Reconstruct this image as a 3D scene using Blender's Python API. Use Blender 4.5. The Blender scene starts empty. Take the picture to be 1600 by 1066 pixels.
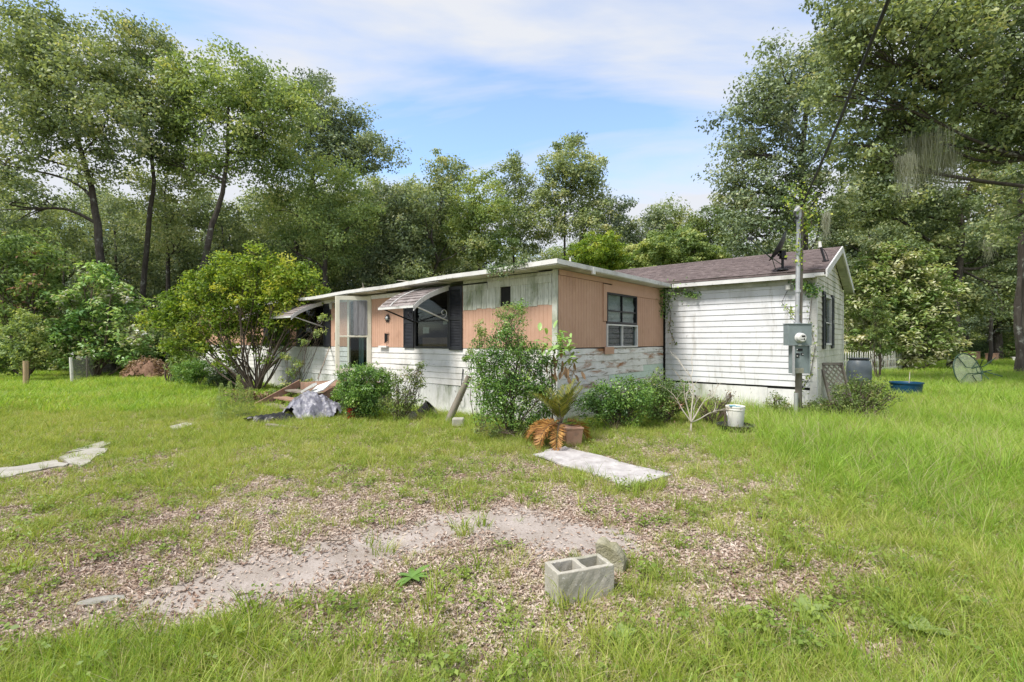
import bpy, math, random
import numpy as np
from mathutils import Vector, Matrix, Quaternion

SC = bpy.context.scene
COL = SC.collection
R = math.radians
rng = np.random.default_rng(7)
random.seed(7)

# ------------------------------------------------------------ camera
F, H, CY, CX = 756.0, 1.6, 533.0, 800.0
cam = bpy.data.cameras.new('camera')
cam.sensor_width = 36.0
cam.lens = F / 1600.0 * 36.0
cam.clip_start = 0.05
cam.clip_end = 2000.0
camo = bpy.data.objects.new('camera', cam)
COL.objects.link(camo)
camo.location = (0, 0, H)
camo.rotation_euler = (R(90), 0, 0)
SC.camera = camo

# ------------------------------------------------------------ light
SUNV = Vector((-0.42, -0.32, 0.85)).normalized()      # towards the sun
sun = bpy.data.lights.new('sun', 'SUN')
sun.energy = 2.1
sun.angle = R(16)
sun.color = (1.0, 0.955, 0.88)
suno = bpy.data.objects.new('sun', sun)
COL.objects.link(suno)
suno.rotation_euler = SUNV.to_track_quat('Z', 'Y').to_euler()
suno.location = (-20, -10, 30)

world = bpy.data.worlds.new('World')
SC.world = world
world.use_nodes = True
wt = world.node_tree
wt.nodes.clear()
def wn(t, **k):
    n = wt.nodes.new(t)
    for a, b in k.items():
        setattr(n, a, b)
    return n
wout = wn('ShaderNodeOutputWorld')
sky = wn('ShaderNodeTexSky', sky_type='NISHITA', sun_disc=False)
sky.sun_elevation = math.asin(SUNV.z)
sky.sun_rotation = math.atan2(SUNV.x, SUNV.y)
sky.dust_density = 0.4
sky.ozone_density = 2.6
bg1 = wn('ShaderNodeBackground'); bg1.inputs['Strength'].default_value = 0.112
bg2 = wn('ShaderNodeBackground'); bg2.inputs['Color'].default_value = (0.90, 0.93, 1.0, 1)
bg2.inputs['Strength'].default_value = 0.315
tc = wn('ShaderNodeTexCoord')
sep = wn('ShaderNodeSeparateXYZ'); wt.links.new(tc.outputs['Generated'], sep.inputs[0])
addz = wn('ShaderNodeMath', operation='ADD'); addz.inputs[1].default_value = 0.16
mz = wn('ShaderNodeMath', operation='MAXIMUM'); mz.inputs[1].default_value = 0.0
wt.links.new(sep.outputs['Z'], mz.inputs[0]); wt.links.new(mz.outputs[0], addz.inputs[0])
dx = wn('ShaderNodeMath', operation='DIVIDE'); dy = wn('ShaderNodeMath', operation='DIVIDE')
wt.links.new(sep.outputs['X'], dx.inputs[0]); wt.links.new(addz.outputs[0], dx.inputs[1])
wt.links.new(sep.outputs['Y'], dy.inputs[0]); wt.links.new(addz.outputs[0], dy.inputs[1])
cmb = wn('ShaderNodeCombineXYZ')
wt.links.new(dx.outputs[0], cmb.inputs[0]); wt.links.new(dy.outputs[0], cmb.inputs[1])
mp = wn('ShaderNodeMapping')
mp.inputs['Rotation'].default_value = (0, 0, R(28))
mp.inputs['Scale'].default_value = (0.55, 1.25, 1)
mp.inputs['Location'].default_value = (3.1, 1.25, 0)
wt.links.new(cmb.outputs[0], mp.inputs[0])
cn = wn('ShaderNodeTexNoise'); cn.inputs['Scale'].default_value = 1.15
cn.inputs['Detail'].default_value = 7; cn.inputs['Roughness'].default_value = 0.52
cn.inputs['Distortion'].default_value = 0.35
wt.links.new(mp.outputs[0], cn.inputs['Vector'])
cr = wn('ShaderNodeValToRGB')
cr.color_ramp.elements[0].position = 0.34; cr.color_ramp.elements[0].color = (0.05, 0.05, 0.05, 1)
cr.color_ramp.elements[1].position = 0.505; cr.color_ramp.elements[1].color = (1, 1, 1, 1)
wt.links.new(cn.outputs['Fac'], cr.inputs[0])
wmix = wn('ShaderNodeMixShader')
wt.links.new(sky.outputs[0], bg1.inputs['Color'])
wt.links.new(cr.outputs[0], wmix.inputs[0])
wt.links.new(bg1.outputs[0], wmix.inputs[1]); wt.links.new(bg2.outputs[0], wmix.inputs[2])
wt.links.new(wmix.outputs[0], wout.inputs[0])

SC.view_settings.view_transform = 'Standard'
SC.view_settings.look = 'None'
SC.view_settings.gamma = 1.0
SC.view_settings.use_curve_mapping = False
SC.view_settings.exposure = 1.55
SC.render.engine = 'CYCLES'
SC.cycles.max_bounces = 6
SC.cycles.diffuse_bounces = 3
SC.cycles.glossy_bounces = 2
SC.cycles.transmission_bounces = 4
SC.cycles.transparent_max_bounces = 6

# ------------------------------------------------------------ helpers
def P(px, py, d):
    return Vector(((px - CX) / F * d, d, H + (CY - py) / F * d))
def G(px, py):
    d = H * F / (py - CY)
    return Vector(((px - CX) / F * d, d, 0))
def gz(x, y):
    return (0.025 * np.sin(x * 0.9 + 1.3) * np.sin(y * 0.7) + 0.012 * np.sin(x * 2.7 + y * 1.9)
            + 0.008 * np.sin(x * 5.1 - y * 4.3 + 2) + 0.05 * np.sin(x * 0.21) * np.sin(y * 0.17 + 1))
def gzf(x, y):
    return float(gz(x, y))

def tag(o, label=None, cat=None, group=None, kind=None):
    if label: o['label'] = label
    if cat: o['category'] = cat
    if group: o['group'] = group
    if kind: o['kind'] = kind
    return o
def empty(name, loc=(0, 0, 0), rz=0.0):
    o = bpy.data.objects.new(name, None)
    COL.objects.link(o)
    o.location = loc
    o.rotation_euler = (0, 0, rz)
    o.empty_display_size = 0.3
    return o
def link(name, me, parent=None):
    o = bpy.data.objects.new(name, me)
    COL.objects.link(o)
    if parent is not None: o.parent = parent
    return o

def np_mesh(name, V, fs, k, mat=None, attrs=None, smooth=False):
    """V (n,3); fs (m,k) int faces all of k corners."""
    me = bpy.data.meshes.new(name)
    V = np.asarray(V, dtype=np.float32); fs = np.asarray(fs, dtype=np.int32)
    me.vertices.add(len(V)); me.vertices.foreach_set('co', V.ravel())
    me.loops.add(fs.size); me.loops.foreach_set('vertex_index', fs.ravel())
    me.polygons.add(len(fs))
    me.polygons.foreach_set('loop_start', np.arange(0, fs.size, k, dtype=np.int32))
    if smooth: me.polygons.foreach_set('use_smooth', np.ones(len(fs), dtype=bool))
    if attrs:
        for an, av in attrs.items():
            a = me.attributes.new(an, 'FLOAT', 'POINT')
            a.data.foreach_set('value', np.asarray(av, dtype=np.float32).ravel())
    me.update(calc_edges=True)
    if mat: me.materials.append(mat)
    return me

class MB:
    def __init__(s): s.v = []; s.f = []
    def add(s, vs, fs):
        b = len(s.v); s.v += [tuple(v) for v in vs]; s.f += [tuple(i + b for i in f) for f in fs]
        return s
    def hexa(s, p):      # 8 points: 4 bottom ring, 4 top ring
        return s.add(p, [(0, 3, 2, 1), (4, 5, 6, 7), (0, 1, 5, 4), (1, 2, 6, 5), (2, 3, 7, 6), (3, 0, 4, 7)])
    def box(s, x0, x1, y0, y1, z0, z1, m=None):
        p = [Vector(q) for q in ((x0, y0, z0), (x1, y0, z0), (x1, y1, z0), (x0, y1, z0), (x0, y0, z1), (x1, y0, z1), (x1, y1, z1), (x0, y1, z1))]
        if m is not None: p = [m @ q for q in p]
        return s.hexa(p)
    def bar(s, a, b, w, t, up=(0, 0, 1)):
        a = Vector(a); b = Vector(b); d = (b - a).normalized()
        x = d.cross(Vector(up))
        if x.length < 1e-4: x = d.cross(Vector((1, 0, 0)))
        x.normalize(); y = x.cross(d)
        x = x * w / 2; y = y * t / 2
        return s.hexa([a - x - y, a + x - y, a + x + y, a - x + y, b - x - y, b + x - y, b + x + y, b - x + y])
    def tube(s, pts, rad, n=8, caps=True):
        pts = [Vector(p) for p in pts]
        if not hasattr(rad, '__len__'): rad = [rad] * len(pts)
        b = len(s.v); ref = Vector((0.31, 0.87, 0.38)).normalized()
        for i, p in enumerate(pts):
            d = (pts[min(i + 1, len(pts) - 1)] - pts[max(i - 1, 0)])
            if d.length < 1e-6: d = Vector((0, 0, 1))
            d.normalize()
            x = d.cross(ref)
            if x.length < 0.1: x = d.cross(Vector((1, 0, 0)))
            x.normalize(); y = d.cross(x)
            for j in range(n):
                a = 2 * math.pi * j / n
                s.v.append(tuple(p + (x * math.cos(a) + y * math.sin(a)) * rad[i]))
        for i in range(len(pts) - 1):
            for j in range(n):
                j2 = (j + 1) % n
                s.f.append((b + i * n + j, b + i * n + j2, b + (i + 1) * n + j2, b + (i + 1) * n + j))
        if caps:
            s.f.append(tuple(b + j for j in range(n))[::-1])
            s.f.append(tuple(b + (len(pts) - 1) * n + j for j in range(n)))
        return s
    def lathe(s, prof, n=24, c=(0, 0, 0)):
        b = len(s.v)
        for r, z in prof:
            for j in range(n):
                a = 2 * math.pi * j / n
                s.v.append((c[0] + r * math.cos(a), c[1] + r * math.sin(a), c[2] + z))
        for i in range(len(prof) - 1):
            for j in range(n):
                j2 = (j + 1) % n
                s.f.append((b + i * n + j, b + i * n + j2, b + (i + 1) * n + j2, b + (i + 1) * n + j))
        return s
    def map(s, fn):
        s.v = [tuple(fn(*v)) for v in s.v]; return s
    def build(s, name, mat, parent=None, smooth=False, bevel=0):
        me = bpy.data.meshes.new(name)
        me.from_pydata(s.v, [], s.f)
        if mat: me.materials.append(mat)
        me.update()
        o = link(name, me, parent)
        if smooth:
            me.polygons.foreach_set('use_smooth', [True] * len(me.polygons))
            me.set_sharp_from_angle(angle=R(40))
        if bevel:
            bm = o.modifiers.new('bevel', 'BEVEL'); bm.width = bevel; bm.segments = 2; bm.limit_method = 'ANGLE'
        return o

# ------------------------------------------------------------ materials
def nt_new(name):
    m = bpy.data.materials.new(name); m.use_nodes = True
    t = m.node_tree
    p = t.nodes['Principled BSDF']
    return m, t, p
def noise(t, scale, detail=4, rough=0.6, stretch=(1, 1, 1), dist=0, loc=(0, 0, 0), coord='Object'):
    tcn = t.nodes.new('ShaderNodeTexCoord'); mpn = t.nodes.new('ShaderNodeMapping')
    mpn.inputs['Scale'].default_value = stretch; mpn.inputs['Location'].default_value = loc
    n = t.nodes.new('ShaderNodeTexNoise')
    n.inputs['Scale'].default_value = scale; n.inputs['Detail'].default_value = detail
    n.inputs['Roughness'].default_value = rough; n.inputs['Distortion'].default_value = dist
    t.links.new(tcn.outputs[coord], mpn.inputs[0]); t.links.new(mpn.outputs[0], n.inputs['Vector'])
    return n.outputs['Fac']
def ramp(t, fac, cols, interp='LINEAR'):
    r = t.nodes.new('ShaderNodeValToRGB'); e = r.color_ramp.elements
    r.color_ramp.interpolation = interp
    while len(e) < len(cols): e.new(0.5)
    for i, (p, c) in enumerate(cols):
        e[i].position = p
        if not hasattr(c, '__len__'): c = (c, c, c)
        e[i].color = (c[0], c[1], c[2], 1)
    t.links.new(fac, r.inputs[0])
    return r.outputs[0]
def mixc(t, fac, a, b, mode='MIX'):
    m = t.nodes.new('ShaderNodeMix'); m.data_type = 'RGBA'; m.blend_type = mode
    if hasattr(fac, 'is_linked') or hasattr(fac, 'node'): t.links.new(fac, m.inputs['Factor'])
    else: m.inputs['Factor'].default_value = fac
    for s, v in (('A', a), ('B', b)):
        i = [q for q in m.inputs if q.name == s and q.type == 'RGBA'][0]
        if hasattr(v, 'node'): t.links.new(v, i)
        else: i.default_value = (v[0], v[1], v[2], 1)
    return [q for q in m.outputs if q.type == 'RGBA'][0]
def mat(name, cols, scale=4, stretch=(1, 1, 1), rough=0.8, detail=5, dist=0, bump=0.0, bscale=None, bstretch=None,
        dirt=(), metallic=0.0, spec=0.3, coord='Object'):
    m, t, p = nt_new(name)
    c = ramp(t, noise(t, scale, detail, 0.6, stretch, dist, coord=coord), cols)
    for k, (dc, ds, lo, hi, dst) in enumerate(dirt):
        f = ramp(t, noise(t, ds, 6, 0.65, dst, 0.3, (3.7 * k + 1, 1.3, 2.1), coord=coord), [(lo, 0.0), (hi, 1.0)])
        c = mixc(t, f, c, dc)
    t.links.new(c, p.inputs['Base Color'])
    p.inputs['Roughness'].default_value = rough
    p.inputs['Metallic'].default_value = metallic
    p.inputs['Specular IOR Level'].default_value = spec
    if bump:
        b = t.nodes.new('ShaderNodeBump'); b.inputs['Strength'].default_value = bump; b.inputs['Distance'].default_value = 0.02
        t.links.new(noise(t, bscale or scale * 4, 5, 0.6, bstretch or stretch, coord=coord), b.inputs['Height'])
        t.links.new(b.outputs[0], p.inputs['Normal'])
    return m
def leafmat(name, cols, trans=0.35, rough=0.55, spec=0.35, inst=False, attr='tint', tw=(1.25, 1.2, 0.6)):
    m, t, p = nt_new(name)
    if inst:
        oi = t.nodes.new('ShaderNodeObjectInfo')
        at = t.nodes.new('ShaderNodeAttribute'); at.attribute_name = attr
        nz = t.nodes.new('ShaderNodeTexNoise'); nz.inputs['Scale'].default_value = 0.55; nz.inputs['Detail'].default_value = 3
        t.links.new(oi.outputs['Location'], nz.inputs['Vector'])
        a1 = t.nodes.new('ShaderNodeMath'); a1.operation = 'MULTIPLY_ADD'; a1.inputs[1].default_value = 0.3
        t.links.new(oi.outputs['Random'], a1.inputs[0])
        a0 = t.nodes.new('ShaderNodeMath'); a0.operation = 'MULTIPLY_ADD'; a0.inputs[1].default_value = 0.5
        t.links.new(at.outputs['Fac'], a0.inputs[0])
        a2 = t.nodes.new('ShaderNodeMath'); a2.operation = 'MULTIPLY'; a2.inputs[1].default_value = 0.55
        t.links.new(nz.outputs['Fac'], a2.inputs[0]); t.links.new(a2.outputs[0], a1.inputs[2])
        t.links.new(a1.outputs[0], a0.inputs[2])
        fac = a0.outputs[0]
    else:
        at = t.nodes.new('ShaderNodeAttribute'); at.attribute_name = attr
        fac = at.outputs['Fac']
    c = ramp(t, fac, cols)
    t.links.new(c, p.inputs['Base Color'])
    p.inputs['Roughness'].default_value = rough
    p.inputs['Specular IOR Level'].default_value = spec
    tr = t.nodes.new('ShaderNodeBsdfTranslucent')
    cc = mixc(t, 1.0, c, tw, 'MULTIPLY')
    t.links.new(cc, tr.inputs['Color'])
    mx = t.nodes.new('ShaderNodeMixShader'); mx.inputs[0].default_value = trans
    t.links.new(p.outputs[0], mx.inputs[1]); t.links.new(tr.outputs[0], mx.inputs[2])
    t.links.new(mx.outputs[0], t.nodes['Material Output'].inputs['Surface'])
    return m

# ------------------------------------------------------------ ground
def seg_d(x, y, pts):
    d = np.full(np.shape(x), 1e9)
    for (ax, ay), (bx, by) in zip(pts[:-1], pts[1:]):
        vx, vy = bx - ax, by - ay
        t = np.clip(((x - ax) * vx + (y - ay) * vy) / (vx * vx + vy * vy), 0, 1)
        d = np.minimum(d, np.hypot(x - ax - t * vx, y - ay - t * vy))
    return d
def wob(x, y, s=1.0, o=0.0):
    return (np.sin(x * 1.7 * s + y * 0.9 * s + o) + np.sin(y * 2.3 * s - x * 1.1 * s + 2 * o) + np.sin(x * 3.9 * s + 1.7 * o) * 0.6
            + np.sin(y * 4.7 * s + x * 2.1 * s + o) * 0.6 + np.sin(x * 8.3 * s - y * 6.1 * s + 3 * o) * 0.35) / 3.5
gp = lambda *a: [tuple(G(px, py)[:2]) for px, py in a]
SAND = gp((90, 945), (330, 915), (470, 885), (600, 850), (700, 825), (820, 820), (905, 845))
LITTER = gp((0, 935), (150, 925), (400, 900), (620, 860), (860, 850))
def sand_f(x, y):
    d = seg_d(x, y, SAND)
    s = np.clip(1.25 - d / 0.5 + 0.35 * wob(x, y, 1.6, 1.0), 0, 1)
    # narrower and patchy at the left end
    return s * np.clip(0.45 + 0.9 * (x + 2.6) / 1.2, 0.35, 1)
def bare_f(x, y):
    """0 = thick grass, 1 = bare litter"""
    d = seg_d(x, y, LITTER)
    b = np.clip(1.55 - d / 0.62, 0, 1)
    # litter belt in the middle, depth 4..6.5 m, between x=-3 and 2.5
    def blob(px, py, rx, ry, a):
        g = G(px, py)
        return a * np.exp(-(((x - g.x) / rx) ** 2 + ((y - g.y) / ry) ** 2))
    for q in ((330, 810, .9, .5, .85), (520, 790, 1.0, .5, .7), (640, 775, .9, .5, .55), (760, 960, 1.0, .5, .9), (560, 990, .5, .4, .8), (900, 800, .9, .5, .7),
              (1050, 850, .8, .6, .75), (1130, 770, .9, .8, .6), (1050, 720, .8, .8, .6), (1180, 700, .7, .8, .55), (1000, 1000, .6, .35, .5),
              (1150, 930, .5, .5, .6), (1280, 900, .5, .5, .45), (1250, 1000, .5, .3, .5), (480, 1010, .2, .25, .8), (60, 860, .7, .4, .6), (200, 720, .5, .5, .5), (1110, 690, .9, .9, .6),
              (760, 740, .5, .5, .5), (250, 850, 1.0, .3, .8), (700, 850, 1.4, .7, .5)):
        b = np.maximum(b, blob(*q))
    b = b + 0.33 * wob(x, y, 1.3, .4) + 0.36 * wob(x, y, 3.1, 2.0)
    # thick foreground band, bottom left
    fg = np.clip((2.75 - y) / 0.3 + 0.7 * wob(x, y, 2.2, 5), 0, 1) * np.clip((-0.75 - x + .5 * wob(x, y, 1.5, 7)) / .6, 0, 1)
    b = b - fg * .95 + .12
    b = b + np.clip((y - 2.5) / 1.0, 0, 1) * np.clip((7.2 - y) / 1.5, 0, 1) * 0.30 * np.clip((3.2 - x) / 1.5, 0, 1)
    b = b - np.clip((x - 2.6 - .1 * y) / 2.2, 0, 1) * 0.55
    b = b - np.clip((y - 7.2) / 2.0, 0, 1) * 0.65
    return np.clip(b, 0, 1)

def axis(a, b, d0, lo, hi, g):
    pts = [a]
    while pts[-1] < b: pts.append(pts[-1] + d0)
    s = d0
    while pts[-1] < hi: s *= g; pts.append(pts[-1] + s)
    s = d0; left = [a]
    while left[-1] > lo: s *= g; left.append(left[-1] - s)
    return np.array(left[1:][::-1] + pts)
gx = axis(-6, 7, 0.07, -240, 240, 1.09)
gy = axis(1.7, 9, 0.07, -60, 320, 1.08)
X, Y = np.meshgrid(gx, gy)
Z = gz(X, Y)
nx, ny = len(gx), len(gy)
idx = np.arange(nx * ny).reshape(ny, nx)
fs = np.stack([idx[:-1, :-1], idx[:-1, 1:], idx[1:, 1:], idx[1:, :-1]], -1).reshape(-1, 4)
bare = bare_f(X, Y); snd = sand_f(X, Y)
Z = Z - 0.02 * snd + 0.006 * wob(X, Y, 9, 1) * (bare)

gm, t, p = nt_new('ground_soil')
at1 = t.nodes.new('ShaderNodeAttribute'); at1.attribute_name = 'bare'
at2 = t.nodes.new('ShaderNodeAttribute'); at2.attribute_name = 'sand'
# leaf litter: warped voronoi cells as flakes in tan, pinkish brown and dark gaps
tcn = t.nodes.new('ShaderNodeTexCoord')
vo = t.nodes.new('ShaderNodeTexVoronoi'); vo.inputs['Scale'].default_value = 34; vo.inputs['Randomness'].default_value = 1
mpv = t.nodes.new('ShaderNodeMapping'); mpv.inputs['Scale'].default_value = (1, 1.5, 1)
t.links.new(tcn.outputs['Object'], mpv.inputs[0]); t.links.new(mpv.outputs[0], vo.inputs['Vector'])
sepc = t.nodes.new('ShaderNodeSeparateColor'); t.links.new(vo.outputs['Color'], sepc.inputs[0])
flake = ramp(t, sepc.outputs[0], [(0.0, (0.085, 0.055, 0.04)), (0.3, (0.20, 0.135, 0.10)), (0.6, (0.33, 0.245, 0.19)), (0.85, (0.44, 0.35, 0.29)), (1.0, (0.52, 0.45, 0.39))])
soil = ramp(t, noise(t, 3.0, 6), [(0.3, (0.20, 0.155, 0.12)), (0.7, (0.33, 0.27, 0.215))])
litter = mixc(t, 0.62, soil, flake)
sandc = ramp(t, noise(t, 2.2, 8, 0.7), [(0.28, (0.25, 0.215, 0.185)), (0.5, (0.33, 0.29, 0.265)), (0.72, (0.43, 0.385, 0.36))])
sandc = mixc(t, ramp(t, noise(t, 60, 3, 0.7), [(0.56, 0.0), (0.64, 0.75)]), sandc, (0.18, 0.135, 0.11))
grassc = ramp(t, noise(t, 1.2, 8, 0.7), [(0.3, (0.15, 0.125, 0.075)), (0.5, (0.20, 0.19, 0.085)), (0.7, (0.22, 0.25, 0.085))])
fb = ramp(t, at1.outputs['Fac'], [(0.15, 0.0), (0.62, 1.0)])
c = mixc(t, fb, grassc, litter)
nzs = t.nodes.new('ShaderNodeMath'); nzs.operation = 'MULTIPLY_ADD'; nzs.inputs[1].default_value = 0.8
t.links.new(noise(t, 9, 6, 0.75), nzs.inputs[0]); 
sb = t.nodes.new('ShaderNodeMath'); sb.operation = 'SUBTRACT'; sb.inputs[1].default_value = 0.4
t.links.new(at2.outputs['Fac'], sb.inputs[0]); t.links.new(sb.outputs[0], nzs.inputs[2])
c = mixc(t, ramp(t, nzs.outputs[0], [(0.25, 0.0), (0.62, 1.0)]), c, sandc)
t.links.new(c, p.inputs['Base Color'])
p.inputs['Roughness'].default_value = 0.95; p.inputs['Specular IOR Level'].default_value = 0.1
b = t.nodes.new('ShaderNodeBump'); b.inputs['Strength'].default_value = 0.7; b.inputs['Distance'].default_value = 0.015
t.links.new(noise(t, 45, 5, 0.7), b.inputs['Height']); t.links.new(b.outputs[0], p.inputs['Normal'])
gme = np_mesh('ground', np.stack([X, Y, Z], -1).reshape(-1, 3), fs, 4, gm, {'bare': bare, 'sand': snd}, smooth=True)
ground = link('ground', gme); tag(ground, kind='structure')

# ------------------------------------------------------------ leaf quads
def rot_basis(n_, rg):
    v = rg.normal(size=(n_, 3)); v /= np.linalg.norm(v, axis=1, keepdims=True); return v
def leaf_quads(pos, nrm, size, rg, aspect=0.5, jit=0.7, droop=0.0, fold=0.12):
    """kite-shaped leaves at pos with facing about nrm"""
    n = len(pos)
    nn = nrm + jit * rg.normal(size=(n, 3)); nn /= np.linalg.norm(nn, axis=1, keepdims=True) + 1e-9
    a = rot_basis(n, rg); a[:, 2] -= droop
    a -= nn * np.sum(a * nn, 1, keepdims=True); a /= np.linalg.norm(a, axis=1, keepdims=True) + 1e-9
    b = np.cross(nn, a)
    s = (size * rg.uniform(0.6, 1.35, n))[:, None]
    v0 = pos - a * s * .5; v2 = pos + a * s * .5
    mid = pos - a * s * 0.06 + nn * s * fold
    v1 = mid + b * s * aspect * .5; v3 = mid - b * s * aspect * .5
    return np.stack([v0, v1, v2, v3], 1).reshape(-1, 3)
DENS = 1.75
def clumps(blobs, cr, dens, lpc, rg, shell=0.45, squash=0.75, up=0.5):
    """blobs: (x,y,z,rx,ry,rz). returns leaf pos, normals, tint and clump centres"""
    Pn, Nn, Tn, Cn, Bi = [], [], [], [], []
    for bi, (x, y, z, rx, ry, rz) in enumerate(blobs):
        area = 4 * math.pi * ((rx * ry) ** 1.6 + (rx * rz) ** 1.6 + (ry * rz) ** 1.6) ** (1 / 1.6) / 3 ** (1 / 1.6)
        nc = max(5, int(area * dens * DENS / (cr * cr)))
        d = rot_basis(nc, rg); rr = shell + (1 - shell) * rg.random(nc) ** 0.6
        rr *= 1 + 0.16 * rg.normal(size=nc)
        c = np.array([x, y, z]) + d * rr[:, None] * np.array([rx, ry, rz])
        crr = cr * rg.uniform(0.55, 1.35, nc)
        btint = rg.normal() * 0.07
        ct = 0.5 + btint + 0.17 * rg.normal(size=nc)
        L = lpc
        off = rg.normal(size=(nc, L, 3)); ln = np.linalg.norm(off, axis=2, keepdims=True)
        off = off / ln * (rg.random((nc, L, 1)) ** 0.45)
        nr = off.copy(); nr[:, :, 2] += up
        off = off * crr[:, None, None]; off[:, :, 2] *= squash
        Pn.append((c[:, None, :] + off).reshape(-1, 3)); Nn.append(nr.reshape(-1, 3))
        Tn.append(np.repeat(ct, L) + 0.12 * rg.normal(size=nc * L)); Cn.append(c); Bi += [bi] * nc
    return np.concatenate(Pn), np.concatenate(Nn), np.concatenate(Tn), np.concatenate(Cn), np.array(Bi)
def foliage_mesh(name, blobs, m, cr=0.5, dens=0.35, lpc=40, size=0.12, seed=1, aspect=0.5, shell=0.45, jit=0.7, droop=0.0, squash=.75, up=.5, zmin=None):
    rg = np.random.default_rng(seed)
    p_, n_, t_, c_, bi = clumps(blobs, cr, dens, lpc, rg, shell, squash, up)
    if zmin is not None:
        k = p_[:, 2] > zmin; p_, n_, t_ = p_[k], n_[k], t_[k]
    V = leaf_quads(p_, n_, size, rg, aspect, jit, droop)
    fs_ = np.arange(len(V)).reshape(-1, 4)
    me = np_mesh(name, V, fs_, 4, m, {'tint': np.repeat(np.clip(t_, 0, 1), 4)})
    return me, c_, bi

def curve_pts(a, b, n=5, bend=0.12, sag=0.0, rs=random):
    a = Vector(a); b = Vector(b); L = (b - a).length
    o = Vector((rs.uniform(-1, 1), rs.uniform(-1, 1), rs.uniform(-.5, 1))) * bend * L
    o2 = Vector((rs.uniform(-1, 1), rs.uniform(-1, 1), rs.uniform(-1, 1))) * bend * .35 * L
    r = []
    for i in range(n + 1):
        t_ = i / n
        q = a.lerp(b, t_) + o * math.sin(math.pi * t_) * .6 + o2 * math.sin(2 * math.pi * t_) + Vector((0, 0, -sag * L * t_ * t_))
        r.append(q)
    return r
def limbs(mb, trunk, rad, blobs, centres, bi, rs, twigs=6, r_scale=1.0, sides=6):
    """trunk: list of Vectors, rad: radii; a limb to every blob and twigs into its clumps"""
    mb.tube(trunk, rad, 9)
    for k, bl in enumerate(blobs):
        bc = Vector(bl[:3]); br = max(bl[3:6])
        best = None
        for i, q in enumerate(trunk):
            if i < len(trunk) * 0.35: continue
            cost = (q - bc).length + 2.2 * max(0, q.z - bc.z + 0.3 * (q - bc).length)
            if best is None or cost < best[0]: best = (cost, i)
        i = best[1] if best else len(trunk) - 1
        s_ = trunk[i]; r0 = min(rad[i] * 0.55, 0.02 * (bc - s_).length + 0.02) * r_scale
        pts = curve_pts(s_, bc, 6, 0.16, rs=rs)
        mb.tube(pts, [r0 * (1 - .6 * j / 6) for j in range(7)], sides)
        cs = centres[bi == k]
        if len(cs):
            for _ in range(twigs):
                e = Vector(cs[rs.randrange(len(cs))]); st = pts[rs.randint(3, 6)]
                mb.tube(curve_pts(st, e, 4, 0.2, rs=rs), [r0 * .4 * (1 - .8 * j / 4) + .004 for j in range(5)], 4, caps=False)
LAND = [(30, 'at the left photo edge'), (110, 'above the tan fence post'), (170, 'above the wire fence'), (240, 'above the debris heap'), (320, 'left of the yellow green shrub'), (420, 'above the yellow green shrub'), (520, 'above the left roof end'),
        (600, 'above the storm door'), (700, 'above the big awning'), (820, 'above the vine on the roof'), (930, 'above the flat roof corner'), (1050, 'above the left end of shingles'), (1180, 'above the middle of the shingles'),
        (1270, 'behind the satellite dish'), (1350, 'behind the gable peak'), (1450, 'behind the picket fence'), (1540, 'behind the glass table'), (1e9, 'at the right photo edge')]
def where(px):
    for l_, t_ in LAND:
        if px < l_: return t_
# ------------------------------------------------------------ house
A0 = Vector((0.827, 8.91, 0))
UX = Vector((0.7586, -0.6517, 0)); UY = Vector((0.6520, 0.7582, 0))
RZ = math.atan2(-0.6517, 0.7586)
def W(x, y, z=0):                       # house coordinates to world
    return A0 + UX * x + UY * y + Vector((0, 0, z))
def L(v):                               # world to house coordinates
    d = Vector(v) - A0
    return Vector((d.dot(UX), d.dot(UY), d.z))
def on_y(px, py, y0=0.0):               # picture ray onto the wall plane y = y0 (house coordinates) -> (x, z)
    d = Vector(((px - CX) / F, 1, (CY - py) / F)); o = Vector((0, 0, H))
    t_ = (y0 - L(o).y) / d.dot(UY); q = L(o + d * t_); return q.x, q.z
def on_x(px, py, x0=0.0):
    d = Vector(((px - CX) / F, 1, (CY - py) / F)); o = Vector((0, 0, H))
    t_ = (x0 - L(o).x) / d.dot(UX); q = L(o + d * t_); return q.y, q.z

GREEN = (0.16, 0.19, 0.10); GRIME = (0.20, 0.18, 0.14); RUST = (0.30, 0.14, 0.06); MOLD = (0.09, 0.085, 0.07)
m_vinyl = mat('white_vinyl_siding', [(0.3, (0.59, 0.595, 0.615)), (0.7, (0.70, 0.705, 0.73))], 2.5, rough=0.5, bump=0.05, bscale=60,
              dirt=[((0.40, 0.39, 0.36), 1.2, 0.54, 0.85, (1, 1, 0.35)), (GREEN, 2.6, 0.66, 0.85, (1, 1, .5)), (MOLD, 16, 0.63, 0.74, (.4, .4, 2.2)), ((0.33, 0.31, 0.26), 6, 0.55, 0.78, (1, 1, .12)), (GRIME, 30, 0.66, 0.75, (1, 1, .3))])
m_gable = mat('yellowed_vinyl_siding', [(0.3, (0.50, 0.48, 0.39)), (0.7, (0.68, 0.66, 0.57))], 2.5, rough=0.55,
              dirt=[(GREEN, 1.6, 0.48, 0.75, (1, 1, .5)), (RUST, 3.0, 0.62, 0.78, (1, 1, .6)), (MOLD, 18, 0.60, 0.72, (.5, .5, 2))])
m_board = mat('white_painted_board', [(0.3, (0.60, 0.59, 0.57)), (0.7, (0.75, 0.74, 0.73))], 3, rough=0.6, bump=0.15, bscale=14, bstretch=(.3, .3, 3),
              dirt=[((0.40, 0.38, 0.34), 1.4, 0.50, 0.78, (1, 1, .5)), (MOLD, 11, 0.62, 0.73, (.3, .3, 2.5)), (GREEN, 2.3, 0.63, 0.80, (1, 1, .5))])
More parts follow.
